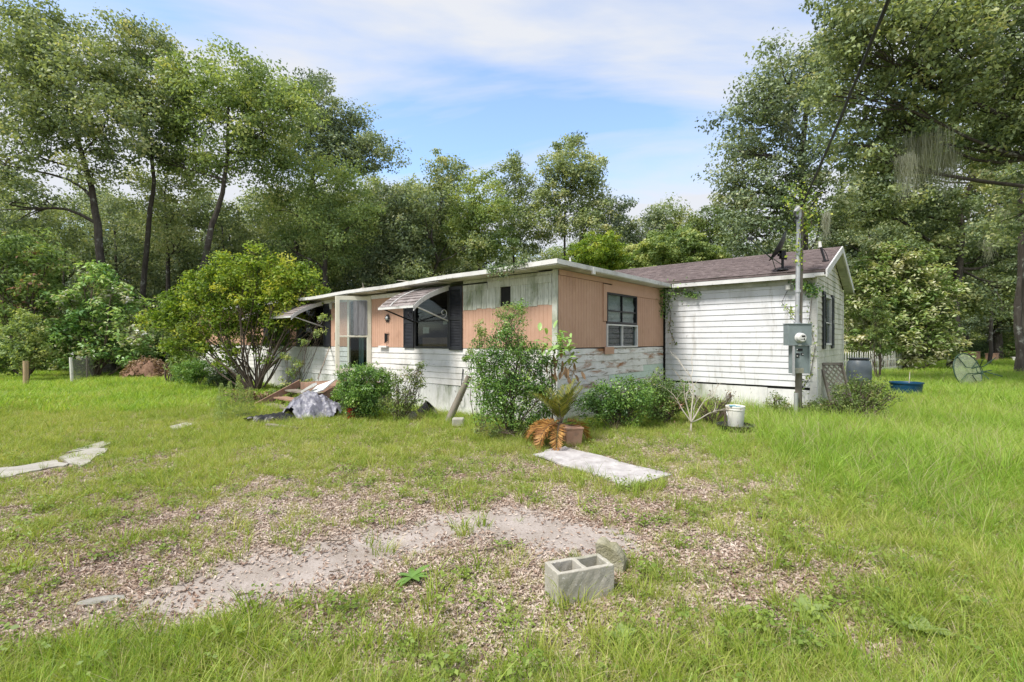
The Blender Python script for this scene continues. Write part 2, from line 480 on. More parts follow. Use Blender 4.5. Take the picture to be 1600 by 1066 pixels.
m_greyboard = mat('green_grey_painted_board', [(0.3, (0.36, 0.37, 0.31)), (0.7, (0.54, 0.54, 0.48))], 3, rough=0.65,
              dirt=[(GREEN, 1.8, 0.45, 0.72, (1, 1, .5)), (MOLD, 11, 0.58, 0.72, (.3, .3, 2.5))])
m_rusty = mat('peeling_white_board', [(0.3, (0.62, 0.61, 0.59)), (0.7, (0.77, 0.76, 0.75))], 3, rough=0.65, bump=0.3, bscale=12, bstretch=(1, 1, 2),
              dirt=[((0.48, 0.46, 0.42), 2.0, 0.50, 0.80, (1, 1, 1)), (RUST, 2.7, 0.535, 0.66, (1, .45, 2.0)), ((0.13, 0.10, 0.05), 6, 0.56, 0.68, (1, .35, 2.6)), (MOLD, 15, 0.63, 0.70, (1, .6, 2))])
m_mint = mat('pale_mint_board', [(0.3, (0.44, 0.55, 0.48)), (0.7, (0.58, 0.68, 0.62))], 4, rough=0.6, dirt=[(GRIME, 9, 0.62, 0.74, (1, 1, 2))])
m_peach = mat('peach_painted_plywood', [(0.3, (0.45, 0.27, 0.19)), (0.7, (0.53, 0.33, 0.24))], 1.6, rough=0.75, bump=0.15, bscale=30, bstretch=(3, 3, .4),
              dirt=[((0.30, 0.17, 0.12), 2.4, 0.58, 0.82, (1, 1, .4)), ((0.63, 0.42, 0.33), 9, 0.60, 0.78, (3, 3, .5))])
m_plank = mat('weathered_white_plank', [(0.25, (0.33, 0.34, 0.27)), (0.5, (0.52, 0.53, 0.47)), (0.75, (0.64, 0.65, 0.60))], 9, (3, 3, .35), rough=0.8, bump=0.3, bscale=20, bstretch=(4, 4, .4),
              dirt=[(GREEN, 2.0, 0.46, 0.70, (1, 1, .6)), (MOLD, 20, 0.60, 0.70, (3, 3, .4))])
m_soffit = mat('dirty_soffit_board', [(0.3, (0.50, 0.49, 0.45)), (0.7, (0.66, 0.65, 0.61))], 3, rough=0.7,
               dirt=[((0.30, 0.27, 0.22), 1.3, 0.48, 0.75, (1, 1, 1)), (MOLD, 9, 0.60, 0.74, (1, 3, 1))])
m_roofm = mat('weathered_white_metal', [(0.3, (0.52, 0.51, 0.50)), (0.7, (0.70, 0.695, 0.69))], 2, rough=0.5,
              dirt=[((0.27, 0.26, 0.23), 1.5, 0.52, 0.78, (1, 1, 1)), (MOLD, 12, 0.63, 0.74, (1, 1, 1))])
m_black = mat('faded_black_plastic', [(0.3, (0.012, 0.013, 0.017)), (0.7, (0.028, 0.03, 0.036))], 5, rough=0.45)
m_blackm = mat('black_metal', [(0.3, (0.010, 0.010, 0.012)), (0.7, (0.025, 0.025, 0.028))], 8, rough=0.4)
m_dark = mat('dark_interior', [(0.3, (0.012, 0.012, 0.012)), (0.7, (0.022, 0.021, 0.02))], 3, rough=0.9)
m_teal = mat('dark_teal_cloth', [(0.3, (0.012, 0.035, 0.035)), (0.7, (0.03, 0.065, 0.06))], 12, (3, 3, .5), rough=0.9)
m_curtain = mat('grey_sheer_curtain', [(0.3, (0.16, 0.165, 0.18)), (0.7, (0.30, 0.30, 0.32))], 14, (6, 6, .4), rough=0.9)
m_sheet = mat('white_sheet', [(0.3, (0.40, 0.40, 0.38)), (0.7, (0.62, 0.61, 0.58))], 7, (1, 1, 2), rough=0.8)
m_card = mat('brown_board', [(0.3, (0.16, 0.09, 0.055)), (0.7, (0.22, 0.13, 0.085))], 5, rough=0.8)
m_awn = mat('weathered_awning_slat', [(0.3, (0.12, 0.10, 0.095)), (0.5, (0.20, 0.17, 0.165)), (0.7, (0.30, 0.265, 0.26))], 5, (1, 1, 1), rough=0.6,
            dirt=[(MOLD, 8, 0.55, 0.70, (1, 1, 1)), ((0.5, 0.48, 0.46), 20, .62, .7, (1, 1, 1))])
m_awnd = mat('dark_awning_slat', [(0.3, (0.05, 0.04, 0.045)), (0.7, (0.11, 0.09, 0.09))], 5, rough=0.5)
m_cream = mat('cream_door_frame', [(0.3, (0.60, 0.58, 0.47)), (0.7, (0.72, 0.70, 0.60))], 3, rough=0.5, dirt=[(GRIME, 9, 0.62, 0.76, (1, 1, 1))])
m_shing = mat('maroon_brown_shingle', [(0.3, (0.10, 0.078, 0.078)), (0.55, (0.155, 0.122, 0.12)), (0.75, (0.215, 0.178, 0.172))], 7, rough=0.95, bump=0.4, bscale=120,
              dirt=[((0.24, 0.19, 0.18), 1.2, 0.55, 0.8, (1, 1, 1)), ((0.08, 0.085, 0.06), 3, 0.6, 0.78, (1, 1, 1)), ((0.35, 0.30, 0.28), 160, .66, .72, (1, 1, 1))])
m_skirt = mat('white_skirting_panel', [(0.3, (0.55, 0.55, 0.54)), (0.7, (0.70, 0.70, 0.69))], 2, rough=0.5,
              dirt=[(GREEN, 2.2, 0.50, 0.74, (1, 1, .4)), (MOLD, 12, 0.61, 0.72, (2, 2, .5))])

def glassmat(name, refl=0.16, tint=(0.75, 0.8, 0.8), rough=0.03):
    m, t, p = nt_new(name); t.nodes.remove(p)
    a = t.nodes.new('ShaderNodeBsdfTransparent'); a.inputs[0].default_value = (*tint, 1)
    g = t.nodes.new('ShaderNodeBsdfGlossy'); g.inputs['Roughness'].default_value = rough
    fr = t.nodes.new('ShaderNodeLayerWeight'); fr.inputs[0].default_value = 0.25
    pw = t.nodes.new('ShaderNodeMath'); pw.operation = 'POWER'; pw.inputs[1].default_value = 3.0
    t.links.new(fr.outputs['Facing'], pw.inputs[0]); fr = pw
    ad = t.nodes.new('ShaderNodeMath'); ad.operation = 'ADD'; ad.inputs[1].default_value = refl; ad.use_clamp = True
    t.links.new(fr.outputs[0], ad.inputs[0])
    mx = t.nodes.new('ShaderNodeMixShader'); t.links.new(ad.outputs[0], mx.inputs[0])
    t.links.new(a.outputs[0], mx.inputs[1]); t.links.new(g.outputs[0], mx.inputs[2])
    t.links.new(mx.outputs[0], t.nodes['Material Output'].inputs['Surface'])
    return m
m_glass = glassmat('window_glass', 0.025)
m_dglass = glassmat('hazy_window_glass', 0.10, (0.85, 0.87, 0.87), 0.12)

house = empty('mobile_home', A0, RZ)
tag(house, 'run down white and peach mobile home with black shutters and a maroon shingle roof', 'house')

YM, XG, YR, XL = 4.73, 3.37, 9.03, -19.6
def roofz(x): return 0.0155 * max(x, -8.45)
wf = lambda a, o, z: (a, -o, z)            # addition front, faces the camera-left
ws = lambda a, o, z: (o, a, z)             # addition side
wm = lambda a, o, z: (a, YM - o, z)        # main front, right part
wg = lambda a, o, z: (XG + o, a, z)        # gable end

def pieces(a0, a1, z0, z1, holes):
    """rectangles of [a0,a1]x[z0,z1] minus the holes"""
    cuts = sorted({a0, a1} | {min(max(v, a0), a1) for h in holes for v in h[:2]})
    out = []
    for c0, c1 in zip(cuts[:-1], cuts[1:]):
        if c1 - c0 < 0.01: continue
        mid = (c0 + c1) / 2; iv = [(z0, z1)]
        for h in holes:
            if h[0] < mid < h[1]:
                nv = []
                for u, v in iv:
                    if h[3] <= u or h[2] >= v: nv.append((u, v)); continue
                    if h[2] > u: nv.append((u, h[2]))
                    if h[3] < v: nv.append((h[3], v))
                iv = nv
        out += [(c0, c1, u, v) for u, v in iv if v - u > 0.015]
    merged = []
    for r in out:
        for q in merged:
            if abs(q[1] - r[0]) < 1e-6 and q[2] == r[2] and q[3] == r[3]: q[1] = r[1]; break
        else: merged.append(list(r))
    return merged
def siding(wmap, a0, a1, z0, z1, rh, m, holes=(), wobv=0.0, maxlen=3.66, seed=0, proud=0.016, top=None):
    rs = random.Random(seed); z = z0; k = 0
    while z < z1 - 0.02:
        zt = min(z + rh, z1); b0 = a0; off = rs.uniform(0.3, 1) * maxlen
        while b0 < a1 - 0.02:
            b1 = min(b0 + (off if b0 == a0 else maxlen), a1)
            if a1 - b1 < 0.4: b1 = a1
            for c0, c1, u, v in pieces(b0, b1, z, zt, holes):
                t0, t1 = c0, c1
                if top:                               # gable slope clips the board
                    lim = top(v)
                    if lim is None: continue
                    t0, t1 = max(c0, lim[0]), min(c1, lim[1])
                    if t1 - t0 < 0.05: continue
                n = max(1, int((t1 - t0) / 0.45)); mb = MB()
                w = [rs.uniform(-1, 1) * wobv for _ in range(n + 1)]
                pr = proud + abs(rs.gauss(0, wobv * .5)); e = 0.002
                for i in range(n + 1):
                    a = t0 + e + (t1 - t0 - 2 * e) * i / n
                    za, zb = u + w[i] * .6 + 0.001, v + w[i] * .6 - 0.004 
                    pp = pr + w[i] * .4
                    mb.v += [wmap(a, 0.0, zb), wmap(a, 0.003 + pp * .2, zb), wmap(a, pp, za), wmap(a, pp - .006, za - .004), wmap(a, 0.0, za)]
                    if i:
                        q = (i - 1) * 5
                        for j in range(4): mb.f.append((q + j, q + j + 1, q + j + 6, q + j + 5))
                q = n * 5; mb.f.append((0, 1, 2, 3, 4)); mb.f.append((q, q + 4, q + 3, q + 2, q + 1))
                mm = m(t0, u) if callable(m) else m
                mb.build('siding_board', mm, house)
            b0 = b1
        z = zt; k += 1
def grooved(wmap, a0, a1, z0, z1, m, holes=(), wide=1.22, th=0.014, gap=0.1):
    b0 = a0
    while b0 < a1 - 0.02:
        b1 = min(b0 + wide, a1)
        if a1 - b1 < 0.25: b1 = a1
        for c0, c1, u, v in pieces(b0, b1, z0, z1, holes):
            pr = [(c0 + .002, 0), (c0 + .002, th)]
            a = math.ceil(c0 / gap) * gap
            while a < c1 - 0.02:
                if a > c0 + .02: pr += [(a - .004, th), (a - .002, th - .004), (a + .002, th - .004), (a + .004, th)]
                a += gap
            pr += [(c1 - .002, th), (c1 - .002, 0)]
            mb = MB(); n = len(pr)
            mb.v = [wmap(a_, o_, u) for a_, o_ in pr] + [wmap(a_, o_, v) for a_, o_ in pr]
            for i in range(n - 1): mb.f.append((i, i + 1, n + i + 1, n + i))
            mb.f += [tuple(range(n)), tuple(range(n, 2 * n))[::-1]]
            mb.build('wall_panel', m, house)
        b0 = b1
def wbox(wmap, a0, a1, o0, o1, z0, z1, mb=None):
    mb = mb or MB()
    p = [wmap(*q) for q in ((a0, o0, z0), (a1, o0, z0), (a1, o1, z0), (a0, o1, z0), (a0, o0, z1), (a1, o0, z1), (a1, o1, z1), (a0, o1, z1))]
    return mb.hexa(p)
def part(wmap, name, m, a0, a1, o0, o1, z0, z1, parent=None, bevel=0):
    return wbox(wmap, a0, a1, o0, o1, z0, z1).build(name, m, parent or house, bevel=bevel)

# openings (a0, a1, z0, z1) on each wall
W1 = (-4.15, -2.93, 1.43, 2.78)
W2 = (-9.75, -8.45, 1.43, 2.72)
W3 = (-12.25, -11.05, 1.43, 2.72)
DR = (-7.02, -6.05, 0.74, 2.76)
y0_, zt_ = on_x(947, 449, 0); y1_, zb_ = on_x(994, 543, 0)
WS = (y0_, y1_, 1.46, 2.62)
WG = (YM + 1.05, YM + 2.0, 1.50, 2.66)
fh = [W1, W2, W3, DR]
# backing walls
bw = MB()
for r in pieces(XL, -0.1, 0.0, 2.80, fh): wbox(wf, r[0], r[1], -.09, -.002, r[2], r[3], bw)
for r in pieces(0.0, YM - .02, 0.0, 2.92, [WS]): wbox(ws, r[0], r[1], -.09, -.002, r[2], r[3], bw)
for r in pieces(0.0, XG - .1, 0.0, 3.0, []): wbox(wm, r[0], r[1], -.09, -.002, r[2], r[3], bw)
for r in pieces(YM, YR, 0.0, 3.0, [WG]): wbox(wg, r[0], r[1], -.09, -.002, r[2], r[3], bw)
bw.box(XL, XL + .09, 0.1, YR, 0, 3.0).box(XL + .1, XG - .1, YR - .09, YR, 0, 3.0)
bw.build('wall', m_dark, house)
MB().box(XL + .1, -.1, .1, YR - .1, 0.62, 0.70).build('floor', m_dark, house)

# addition front: wainscot clapboards, peach plywood above, old planks by the corner
skz = 0.62
siding(wf, XL, -0.09, skz, 1.44, 0.137, m_board, [DR], 0.006, 3.0, 3)
grooved(wf, XL, -4.6, 1.445, 2.80, m_peach, [W2, W3, DR, (-10.2, -8.05, 1.43, 2.76), (-12.7, -10.6, 1.43, 2.76)])
grooved(wf, -4.6, -0.09, 1.445, 2.30, m_peach, [W1, (-4.6, -2.47, 1.43, 2.9)])
for rr in ((-10.2, -9.75), (-8.45, -8.05), (-12.7, -12.25), (-11.05, -10.6), (-4.6, -4.15), (-2.93, -2.47)):
    grooved(wf, rr[0], rr[1], 1.445, 2.80, m_peach, [])
rs = random.Random(5); x = -2.47
while x < -0.12:
    w = min(rs.uniform(0.125, 0.15), -0.1 - x)
    if not (-1.42 < x < -1.22):
        wbox(wf, x, x + w - .006, 0, 0.018 + rs.uniform(0, .006), 2.29 - rs.uniform(0, .03), 2.72).build('plank', m_plank, house)
    x += w
for a0, a1, z0, z1, o in ((-2.47, -1.75, 2.66, 2.80, .03), (-1.73, -0.1, 2.69, 2.83, .034), (-2.47, -0.1, 2.835, 2.90, .02)):
    part(wf, 'frieze_board', m_plank, a0, a1, 0, o, z0, z1)
part(wf, 'corner_board', m_plank, -.088, 0.0, 0.0, 0.03, 1.44, 2.92)
wbox(ws, -.03, .0, .0, .028, 1.47, 2.92).build('corner_board', m_plank, house)
MB().box(-.088, 0.03, -.03, .0, 0.10, 1.438).build('corner_board', m_board, house)
MB().box(0.0, 0.03, 0.001, .085, 0.10, 1.438).build('corner_board', m_board, house)
# left part of the wall under the eave
part(wf, 'frieze_board', m_board, XL, -4.7, 0.015, 0.04, 2.70, 2.80)
# skirting
def corrug(wmap, a0, a1, z0, z1, m, seed=0, lean=0.0, pitch=0.1):
    rs = random.Random(seed); b0 = a0
    while b0 < a1 - .05:
        b1 = min(b0 + 1.2, a1); mb = MB(); n = int((b1 - b0) / pitch * 2); pr = []; ln = lean * rs.uniform(0.2, 1); dz = rs.uniform(-.02, .01) if lean else 0
        for i in range(n + 1): pr.append((b0 + (b1 - b0) * i / n, 0.012 * (i % 2)))
        m_ = len(pr)
        mb.v = [wmap(a_, o_ + ln + .002, z0) for a_, o_ in pr] + [wmap(a_, o_ + .002, z1 + dz) for a_, o_ in pr]
        mb.f = [(i, i + 1, m_ + i + 1, m_ + i) for i in range(m_ - 1)]
        mb.build('skirting_panel', m, house); b0 = b1
corrug(wf, XL, -0.09, -.05, skz - .005, m_skirt, 1, 0.0)
siding(ws, 0.09, YM - .04, -0.02, 1.45, 0.150, lambda a, z: m_mint if (1.9 < a < 4.2 and 0.78 < z < .95) else m_rusty, [(1.9, 4.1, .73, .88)], 0.011, 1.85, 8)
siding(ws, 1.9, 4.1, .73, .88, .15, m_mint, [], .008, 3, 2)
corrug(wm, 0.04, XG - .09, -.05, 0.56, m_skirt, 3, 0.10)

# addition side: peach plywood panels with a gap, trim boards round the window
grooved(ws, 0.03, YM - .04, 1.47, 2.82, m_peach, [(WS[0] - .16, WS[1] + .02, 1.46, 2.84)])
part(ws, 'frieze_board', m_peach, 0.03, 2.0, .014, .034, 2.825, 2.925)
part(ws, 'frieze_board', m_peach, 2.01, YM - .04, .014, .030, 2.80, 2.925)
part(ws, 'trim_board', m_peach, WS[0] - .10, YM - .3, .016, .036, 2.64, 2.798)
part(ws, 'trim_board', m_peach, WS[0] - .16, WS[0] - .02, .0, .035, 2.02, 2.80)
part(ws, 'trim_board', m_peach, WS[0] - .16, WS[0] - .02, .0, .012, 1.47, 2.01)
part(ws, 'trim_board', m_peach, WS[0] - .12, WS[0] + .26, .032, .048, 1.32, 1.475)

# main front and gable end siding
siding(wm, 0.06, XG - .1, 0.60, 2.94, 0.135, m_vinyl, [], 0.0025, 9, 4, 0.02)
wbox(wm, XG - .1, XG + .0, 0, .03, 0.22, 2.96).build('corner_board', m_board, house)
wbox(wg, YM - .03, YM + .09, 0, .028, 0.22, 2.96).build('corner_board', m_board, house)
RIDGE = 3.80; YMID = (YM + YR) / 2
def gtop(z):
    if z <= 3.0: return (YM + .1, YR)
    f = (RIDGE - z) / (RIDGE - 2.98)
    if f <= 0: return None
    return (YMID - f * (YMID - YM), YMID + f * (YMID - YM))
siding(wg, YM + .1, YR - .05, 0.16, 2.96, 0.135, m_gable, [WG], 0.004, 9, 6, 0.02)
# pediment: clipped boards
z = 2.96
while z < RIDGE - .05:
    l0, l1 = gtop(z + .001), gtop(z + .135)
    mb = MB(); a0, a1 = l0; b = l1 or (YMID - .01, YMID + .01)
    mb.v = [wg(a0, .02, z), wg(a1, .02, z), wg(b[1], .004, z + .133), wg(b[0], .004, z + .133), wg(a0, .0, z), wg(a1, .0, z), wg(b[1], .0, z + .133), wg(b[0], .0, z + .133)]
    mb.f = [(0, 1, 2, 3), (4, 7, 6, 5), (0, 4, 5, 1), (1, 5, 6, 2), (2, 6, 7, 3), (3, 7, 4, 0)]
    mb.build('siding_board', m_gable, house); z += .135
wbox(wg, YR - .05, YR, 0, .03, .1, 2.98).build('corner_board', m_board, house)

# main gable roof
EAVE = 3.02
def roof_slope(sgn, x0, x1, mat_, name):
    ye = (YM - .27) if sgn < 0 else (YR + .15)
    mb = MB(); ze = EAVE + .06; zr = RIDGE + .10
    mb.hexa([(x0, ye, ze - .05), (x1, ye, ze - .05), (x1, YMID, zr - .05), (x0, YMID, zr - .05), (x0, ye, ze), (x1, ye, ze), (x1, YMID, zr), (x0, YMID, zr)])
    return mb.build(name, mat_, house)
X1 = XG + .22
roof_slope(-1, XL - .2, X1, m_shing, 'roof'); roof_slope(1, XL - .2, X1, m_shing, 'roof')
# shingle tabs in courses on the slope one sees
mb = MB(); ye, ze, zr = YM - .27, EAVE + .06, RIDGE + .10; rs = random.Random(3); nrow = 17
sl = Vector((0, YMID - ye, zr - ze)); un = Vector((0, -(zr - ze), YMID - ye)).normalized()
for r_ in range(nrow):
    x = -9.0 - rs.random() * .3
    p0 = Vector((0, ye, ze)) + sl * (r_ / nrow) - un * 0 ; p1 = Vector((0, ye, ze)) + sl * ((r_ + 1.12) / nrow)
    while x < X1 - .02:
        w = 0.29 + rs.uniform(-.02, .02); x2 = min(x + w, X1)
        h0 = un * (0.011 + rs.uniform(0, .007)); h1 = un * .002; j = sl.normalized() * rs.uniform(-.012, .0)
        a, b = Vector((x + .003, 0, 0)), Vector((x2 - .003, 0, 0))
        mb.hexa([a + p0 + j + un * .001, b + p0 + j + un * .001, b + p1 + un * .001, a + p1 + un * .001, a + p0 + j + h0, b + p0 + j + h0, b + p1 + h1, a + p1 + h1])
        x = x2
o = mb.build('shingles', m_shing, house); tag(o, kind='stuff')
# eave fascia and drip edge, rake boards, rake soffit
m_eave = m_roofm
MB().box(0.34, X1 - .03, YM - .262, YM - .235, EAVE - .09, EAVE + .005).build('fascia', m_eave, house)
MB().box(0.34, X1 - .03, YM - .232, YM - .02, EAVE - .065, EAVE - .05).build('soffit', m_soffit, house)
MB().box(0.34, XG - .0, YM - .05, YM - .021, EAVE - .19, EAVE - .07).build('frieze_board', m_greyboard, house)
for sgn in (-1, 1):
    ye = (YM - .30) if sgn < 0 else (YR + .18)
    a = Vector((0, ye, EAVE + .05)); b = Vector((0, YMID, RIDGE + .105))
    mb = MB(); mb.hexa([Vector((X1, 0, -.15)) + a, Vector((X1 + .03, 0, -.15)) + a, Vector((X1 + .03, 0, -.15)) + b, Vector((X1, 0, -.15)) + b,
                        Vector((X1, 0, .0)) + a, Vector((X1 + .03, 0, .0)) + a, Vector((X1 + .03, 0, .0)) + b, Vector((X1, 0, .0)) + b])
    mb.build('rake_board', m_eave, house)
    mb = MB(); mb.hexa([Vector((XG + .03, 0, -.13)) + a, Vector((X1 - .003, 0, -.13)) + a, Vector((X1 - .003, 0, -.13)) + b, Vector((XG + .03, 0, -.13)) + b,
                        Vector((XG + .03, 0, -.11)) + a, Vector((X1 - .003, 0, -.11)) + a, Vector((X1 - .003, 0, -.11)) + b, Vector((XG + .03, 0, -.11)) + b])
    mb.build('rake_soffit', m_greyboard, house)

# flat roof of the addition (sags towards the left)
XR, YF, YB = 0.30, -0.42, YM - .28
def slab(y0, y1, z0, z1, xa, xb, name, m, n=24):
    mb = MB(); rs = random.Random(int(abs(z0) * 1000))
    for i in range(n + 1):
        x = xa + (xb - xa) * i / n; dz = roofz(x) + 0.012 * math.sin(x * 1.7) * (1 if x < -.5 else 0)
        mb.v += [(x, y0, z0 + dz), (x, y1, z0 + dz), (x, y1, z1 + dz), (x, y0, z1 + dz)]
        if i:
            q = (i - 1) * 4
            for j in range(4): mb.f.append((q + j, q + (j + 1) % 4, q + 4 + (j + 1) % 4, q + 4 + j))
    mb.f += [(0, 1, 2, 3), (n * 4 + 3, n * 4 + 2, n * 4 + 1, n * 4)]
    return mb.build(name, m, house)
slab(YF, YB, 2.985, 3.02, XL - .3, XR, 'roof', m_roofm)
slab(YF - .022, YF - .002, 2.945, 3.028, XL - .3, XR + .02, 'fascia', m_roofm, 30)
MB().box(XR + .002, XR + .022, YF - .0, YB + .1, 2.945, 3.028).build('fascia', m_roofm, house)
MB().box(XR - .01, XR + .035, YF + 1.15, YF + 1.23, 2.88, 3.0).build('roof_bracket', m_board, house)
x = XL - .3; rs = random.Random(9)
while x < XR - .05:
    x2 = min(x + 1.22, XR - .01); dz = roofz((x + x2) / 2) + rs.uniform(-.008, .004)
    MB().box(x + .003, x2 - .003, YF + .001, -.035, 2.935 + dz, 2.95 + dz).build('soffit_panel', m_soffit, house); x = x2
y = -.03
while y < YB:
    y2 = min(y + 1.22, YB); MB().box(.035, XR - .001, y + .003, y2 - .003, 2.932, 2.947).build('soffit_panel', m_soffit, house); y = y2

# windows
def window(wmap, h, fm, bars_h=(0.5,), bars_v=(), fw=0.045, depth=0.03, gm=None, name='window'):
    a0, a1, z0, z1 = h; mb = MB()
    wbox(wmap, a0, a0 + fw, -.05, depth, z0, z1, mb); wbox(wmap, a1 - fw, a1, -.05, depth, z0, z1, mb)
    wbox(wmap, a0 + fw, a1 - fw, -.05, depth, z0, z0 + fw, mb); wbox(wmap, a0 + fw, a1 - fw, -.05, depth, z1 - fw, z1, mb)
    fr = mb.build(name, fm, house)
    ia0, ia1, iz0, iz1 = a0 + fw, a1 - fw, z0 + fw, z1 - fw; bw_ = .028
    hs = [iz0 + (iz1 - iz0) * b for b in bars_h]; vs = [ia0 + (ia1 - ia0) * b for b in bars_v]
    for q in hs: wbox(wmap, ia0, ia1, -.03, depth - .012, q - bw_ / 2, q + bw_ / 2).build('glazing_bar', fm, fr)
    zs = [iz0] + hs + [iz1]; as_ = [ia0] + vs + [ia1]
    for i in range(len(zs) - 1):
        u, v = zs[i] + (bw_ / 2 if i else 0), zs[i + 1] - (bw_ / 2 if i < len(zs) - 2 else 0)
        for q in vs: wbox(wmap, q - bw_ / 2, q + bw_ / 2, -.03, depth - .014, u, v).build('glazing_bar', fm, fr)
        for j in range(len(as_) - 1):
            wbox(wmap, as_[j] + .001, as_[j + 1] - .001, -.015, -.009, u + .001, v - .001).build('pane', gm or m_glass, fr)
    return fr
def shutter(wmap, a0, a1, z0, z1, o=0.016):
    mb = MB(); f_ = .045; zm = (z0 + z1) / 2
    for q in ((a0, a0 + f_, z0, z1), (a1 - f_, a1, z0, z1), (a0 + f_, a1 - f_, z0, z0 + .07), (a0 + f_, a1 - f_, z1 - .07, z1), (a0 + f_, a1 - f_, zm - .04, zm + .04)):
        wbox(wmap, q[0], q[1], o, o + .03, q[2], q[3], mb)
    wbox(wmap, a0 + f_, a1 - f_, o, o + .006, z0 + .07, z1 - .07, mb)
    s = mb.build('shutter', m_black, house)
    lv = MB()
    for u, v in ((z0 + .07, zm - .04), (zm + .04, z1 - .07)):
        z = u
        while z < v - .02:
            p = [(a0 + f_, o + .022, z), (a1 - f_, o + .022, z), (a1 - f_, o + .008, z + .03), (a0 + f_, o + .008, z + .03)]
            lv.hexa([wmap(*p[0]), wmap(*p[1]), wmap(*p[2]), wmap(*p[3]), wmap(p[0][0], p[0][1] + .004, p[0][2] + .003), wmap(p[1][0], p[1][1] + .004, p[1][2] + .003), wmap(p[2][0], p[2][1] + .004, p[2][2] + .003), wmap(p[3][0], p[3][1] + .004, p[3][2] + .003)])
            z += .034
    l_ = lv.build('louvers', m_black, s); tag(l_, kind='stuff')
window(wf, W1, m_blackm, (0.47,)); shutter(wf, -4.56, -4.17, 1.43, 2.70); shutter(wf, -2.91, -2.49, 1.40, 2.80)
window(wf, W2, m_blackm, (0.5,)); shutter(wf, -10.16, -9.77, 1.42, 2.70); shutter(wf, -8.43, -8.06, 1.42, 2.70)
window(wf, W3, m_blackm, (0.5,)); shutter(wf, -12.66, -12.27, 1.42, 2.70); shutter(wf, -11.03, -10.65, 1.42, 2.70)
# inside the big front window: brown board at the sill, white paper, dark blind
part(wf, 'window_board', m_card, -4.0, -2.99, -.12, -.10, 1.47, 1.68)
part(wf, 'window_paper', m_sheet, -4.02, -3.80, -.135, -.128, 1.78, 1.93)
part(wf, 'window_paper', m_sheet, -3.30, -3.08, -.135, -.128, 1.98, 2.06)
wsd = window(ws, (WS[0], WS[1], 1.98, 2.64), m_blackm, (0.40,), (0.5,), 0.04, .03)
lo = window(ws, (WS[0] - .02, WS[1], 1.46, 1.965), m_roofm, (), (0.5,), 0.032, .045, m_glass)
# crumpled white sheet behind the side window, dark screen below
def cloth(wmap, a0, a1, z0, z1, o, m, name, amp=.02, nx_=26, nz_=14, seed=1, vert=True):
    rs = np.random.default_rng(seed); mb = MB(); ph = rs.random(6) * 6
    for j in range(nz_ + 1):
        for i in range(nx_ + 1):
            a = a0 + (a1 - a0) * i / nx_; z = z0 + (z1 - z0) * j / nz_
            if vert: d = amp * (math.sin(a * 34 + ph[0] + z) + .5 * math.sin(a * 71 + ph[1]))
            else: d = amp * (math.sin(z * 14 + 4 * a + ph[0] + 2 * math.sin(a * 5)) + .6 * math.sin(z * 33 - a * 7 + ph[1] + math.sin(a * 9)))
            mb.v.append(wmap(a, o + d, z))
    for j in range(nz_):
        for i in range(nx_):
            q = j * (nx_ + 1) + i; mb.f.append((q, q + 1, q + nx_ + 2, q + nx_ + 1))
    return mb.build(name, m, house, smooth=True)
cloth(ws, WS[0] + .02, WS[1] - .02, 2.0, 2.62, -.05, m_sheet, 'curtain', .018, 24, 26, 3, False)
m_screen = mat('dark_window_screen', [(0.3, (0.02, 0.022, 0.025)), (0.7, (0.05, 0.052, 0.056))], 6, rough=.7)
cloth(ws, WS[0] + .02, WS[1] - .03, 1.49, 1.94, -.045, m_screen, 'window_screen', .012, 20, 18, 5, False)
window(wg, WG, m_roofm, (0.45,), (), .05, .035)
cloth(wg, WG[0] + .03, WG[1] - .03, 1.55, 2.6, -.12, m_curtain, 'curtain', .015, 30, 4, 6)
shutter(wg, WG[0] - .33, WG[0] - .01, 1.42, 2.72, .022); shutter(wg, WG[1] + .01, WG[1] + .33, 1.42, 2.72, .022)
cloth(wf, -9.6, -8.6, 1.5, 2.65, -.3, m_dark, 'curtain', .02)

# door: frame, dark room, open storm door
a0, a1, z0, z1 = DR
fr = MB(); wbox(wf, a0 - .10, a0 - .003, 0.0, .045, z0, z1 + .04, fr); wbox(wf, a1 + .003, a1 + .09, 0.0, .045, z0, z1 + .04, fr); wbox(wf, a0 - .003, a1 + .003, 0.002, .045, z1 - .02, z1 + .04, fr)
dfr = fr.build('door_frame', m_cream, house)
wbox(wf, a1 - .02, a1 + .002, -.08, .02, z0, z1 - .03).build('door_jamb', m_blackm, dfr)
wbox(wf, a0, a1, -.14, .05, z0 - .06, z0).build('door_sill', m_card, dfr)
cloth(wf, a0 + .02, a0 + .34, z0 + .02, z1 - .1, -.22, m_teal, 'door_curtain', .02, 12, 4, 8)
hx, ang = a1 + .06, R(57); dw, dz0, dz1 = 0.86, z0 + .02, z1 + .01
sdm = lambda a, o, z: (hx - a * math.cos(ang) + o * math.sin(ang), -(0.06 + a * math.sin(ang)) - o * math.cos(ang) * -1, z)
mb = MB(); s_ = .085
for q in ((0, s_, dz0, dz1), (dw - s_, dw, dz0, dz1), (s_, dw - s_, dz1 - .10, dz1), (s_, dw - s_, dz0, dz0 + .14), (s_, dw - s_, 1.70, 1.745)):
    wbox(sdm, q[0], q[1], 0, .032, q[2], q[3], mb)
sd = mb.build('storm_door', m_cream, house, bevel=.004)
tag(sd, 'cream aluminium storm door standing open')
wbox(sdm, s_, dw - s_, .012, .018, 1.746, dz1 - .10).build('pane', m_dglass, sd)
wbox(sdm, s_, dw - s_, .012, .018, dz0 + .14, 1.70).build('pane', m_glass, sd)
cloth(sdm, s_ + .01, s_ + .36, 1.76, dz1 - .12, .045, m_curtain, 'door_curtain', .008, 18, 4, 9)
MB().box(0, 0, 0, 0, 0, 0)
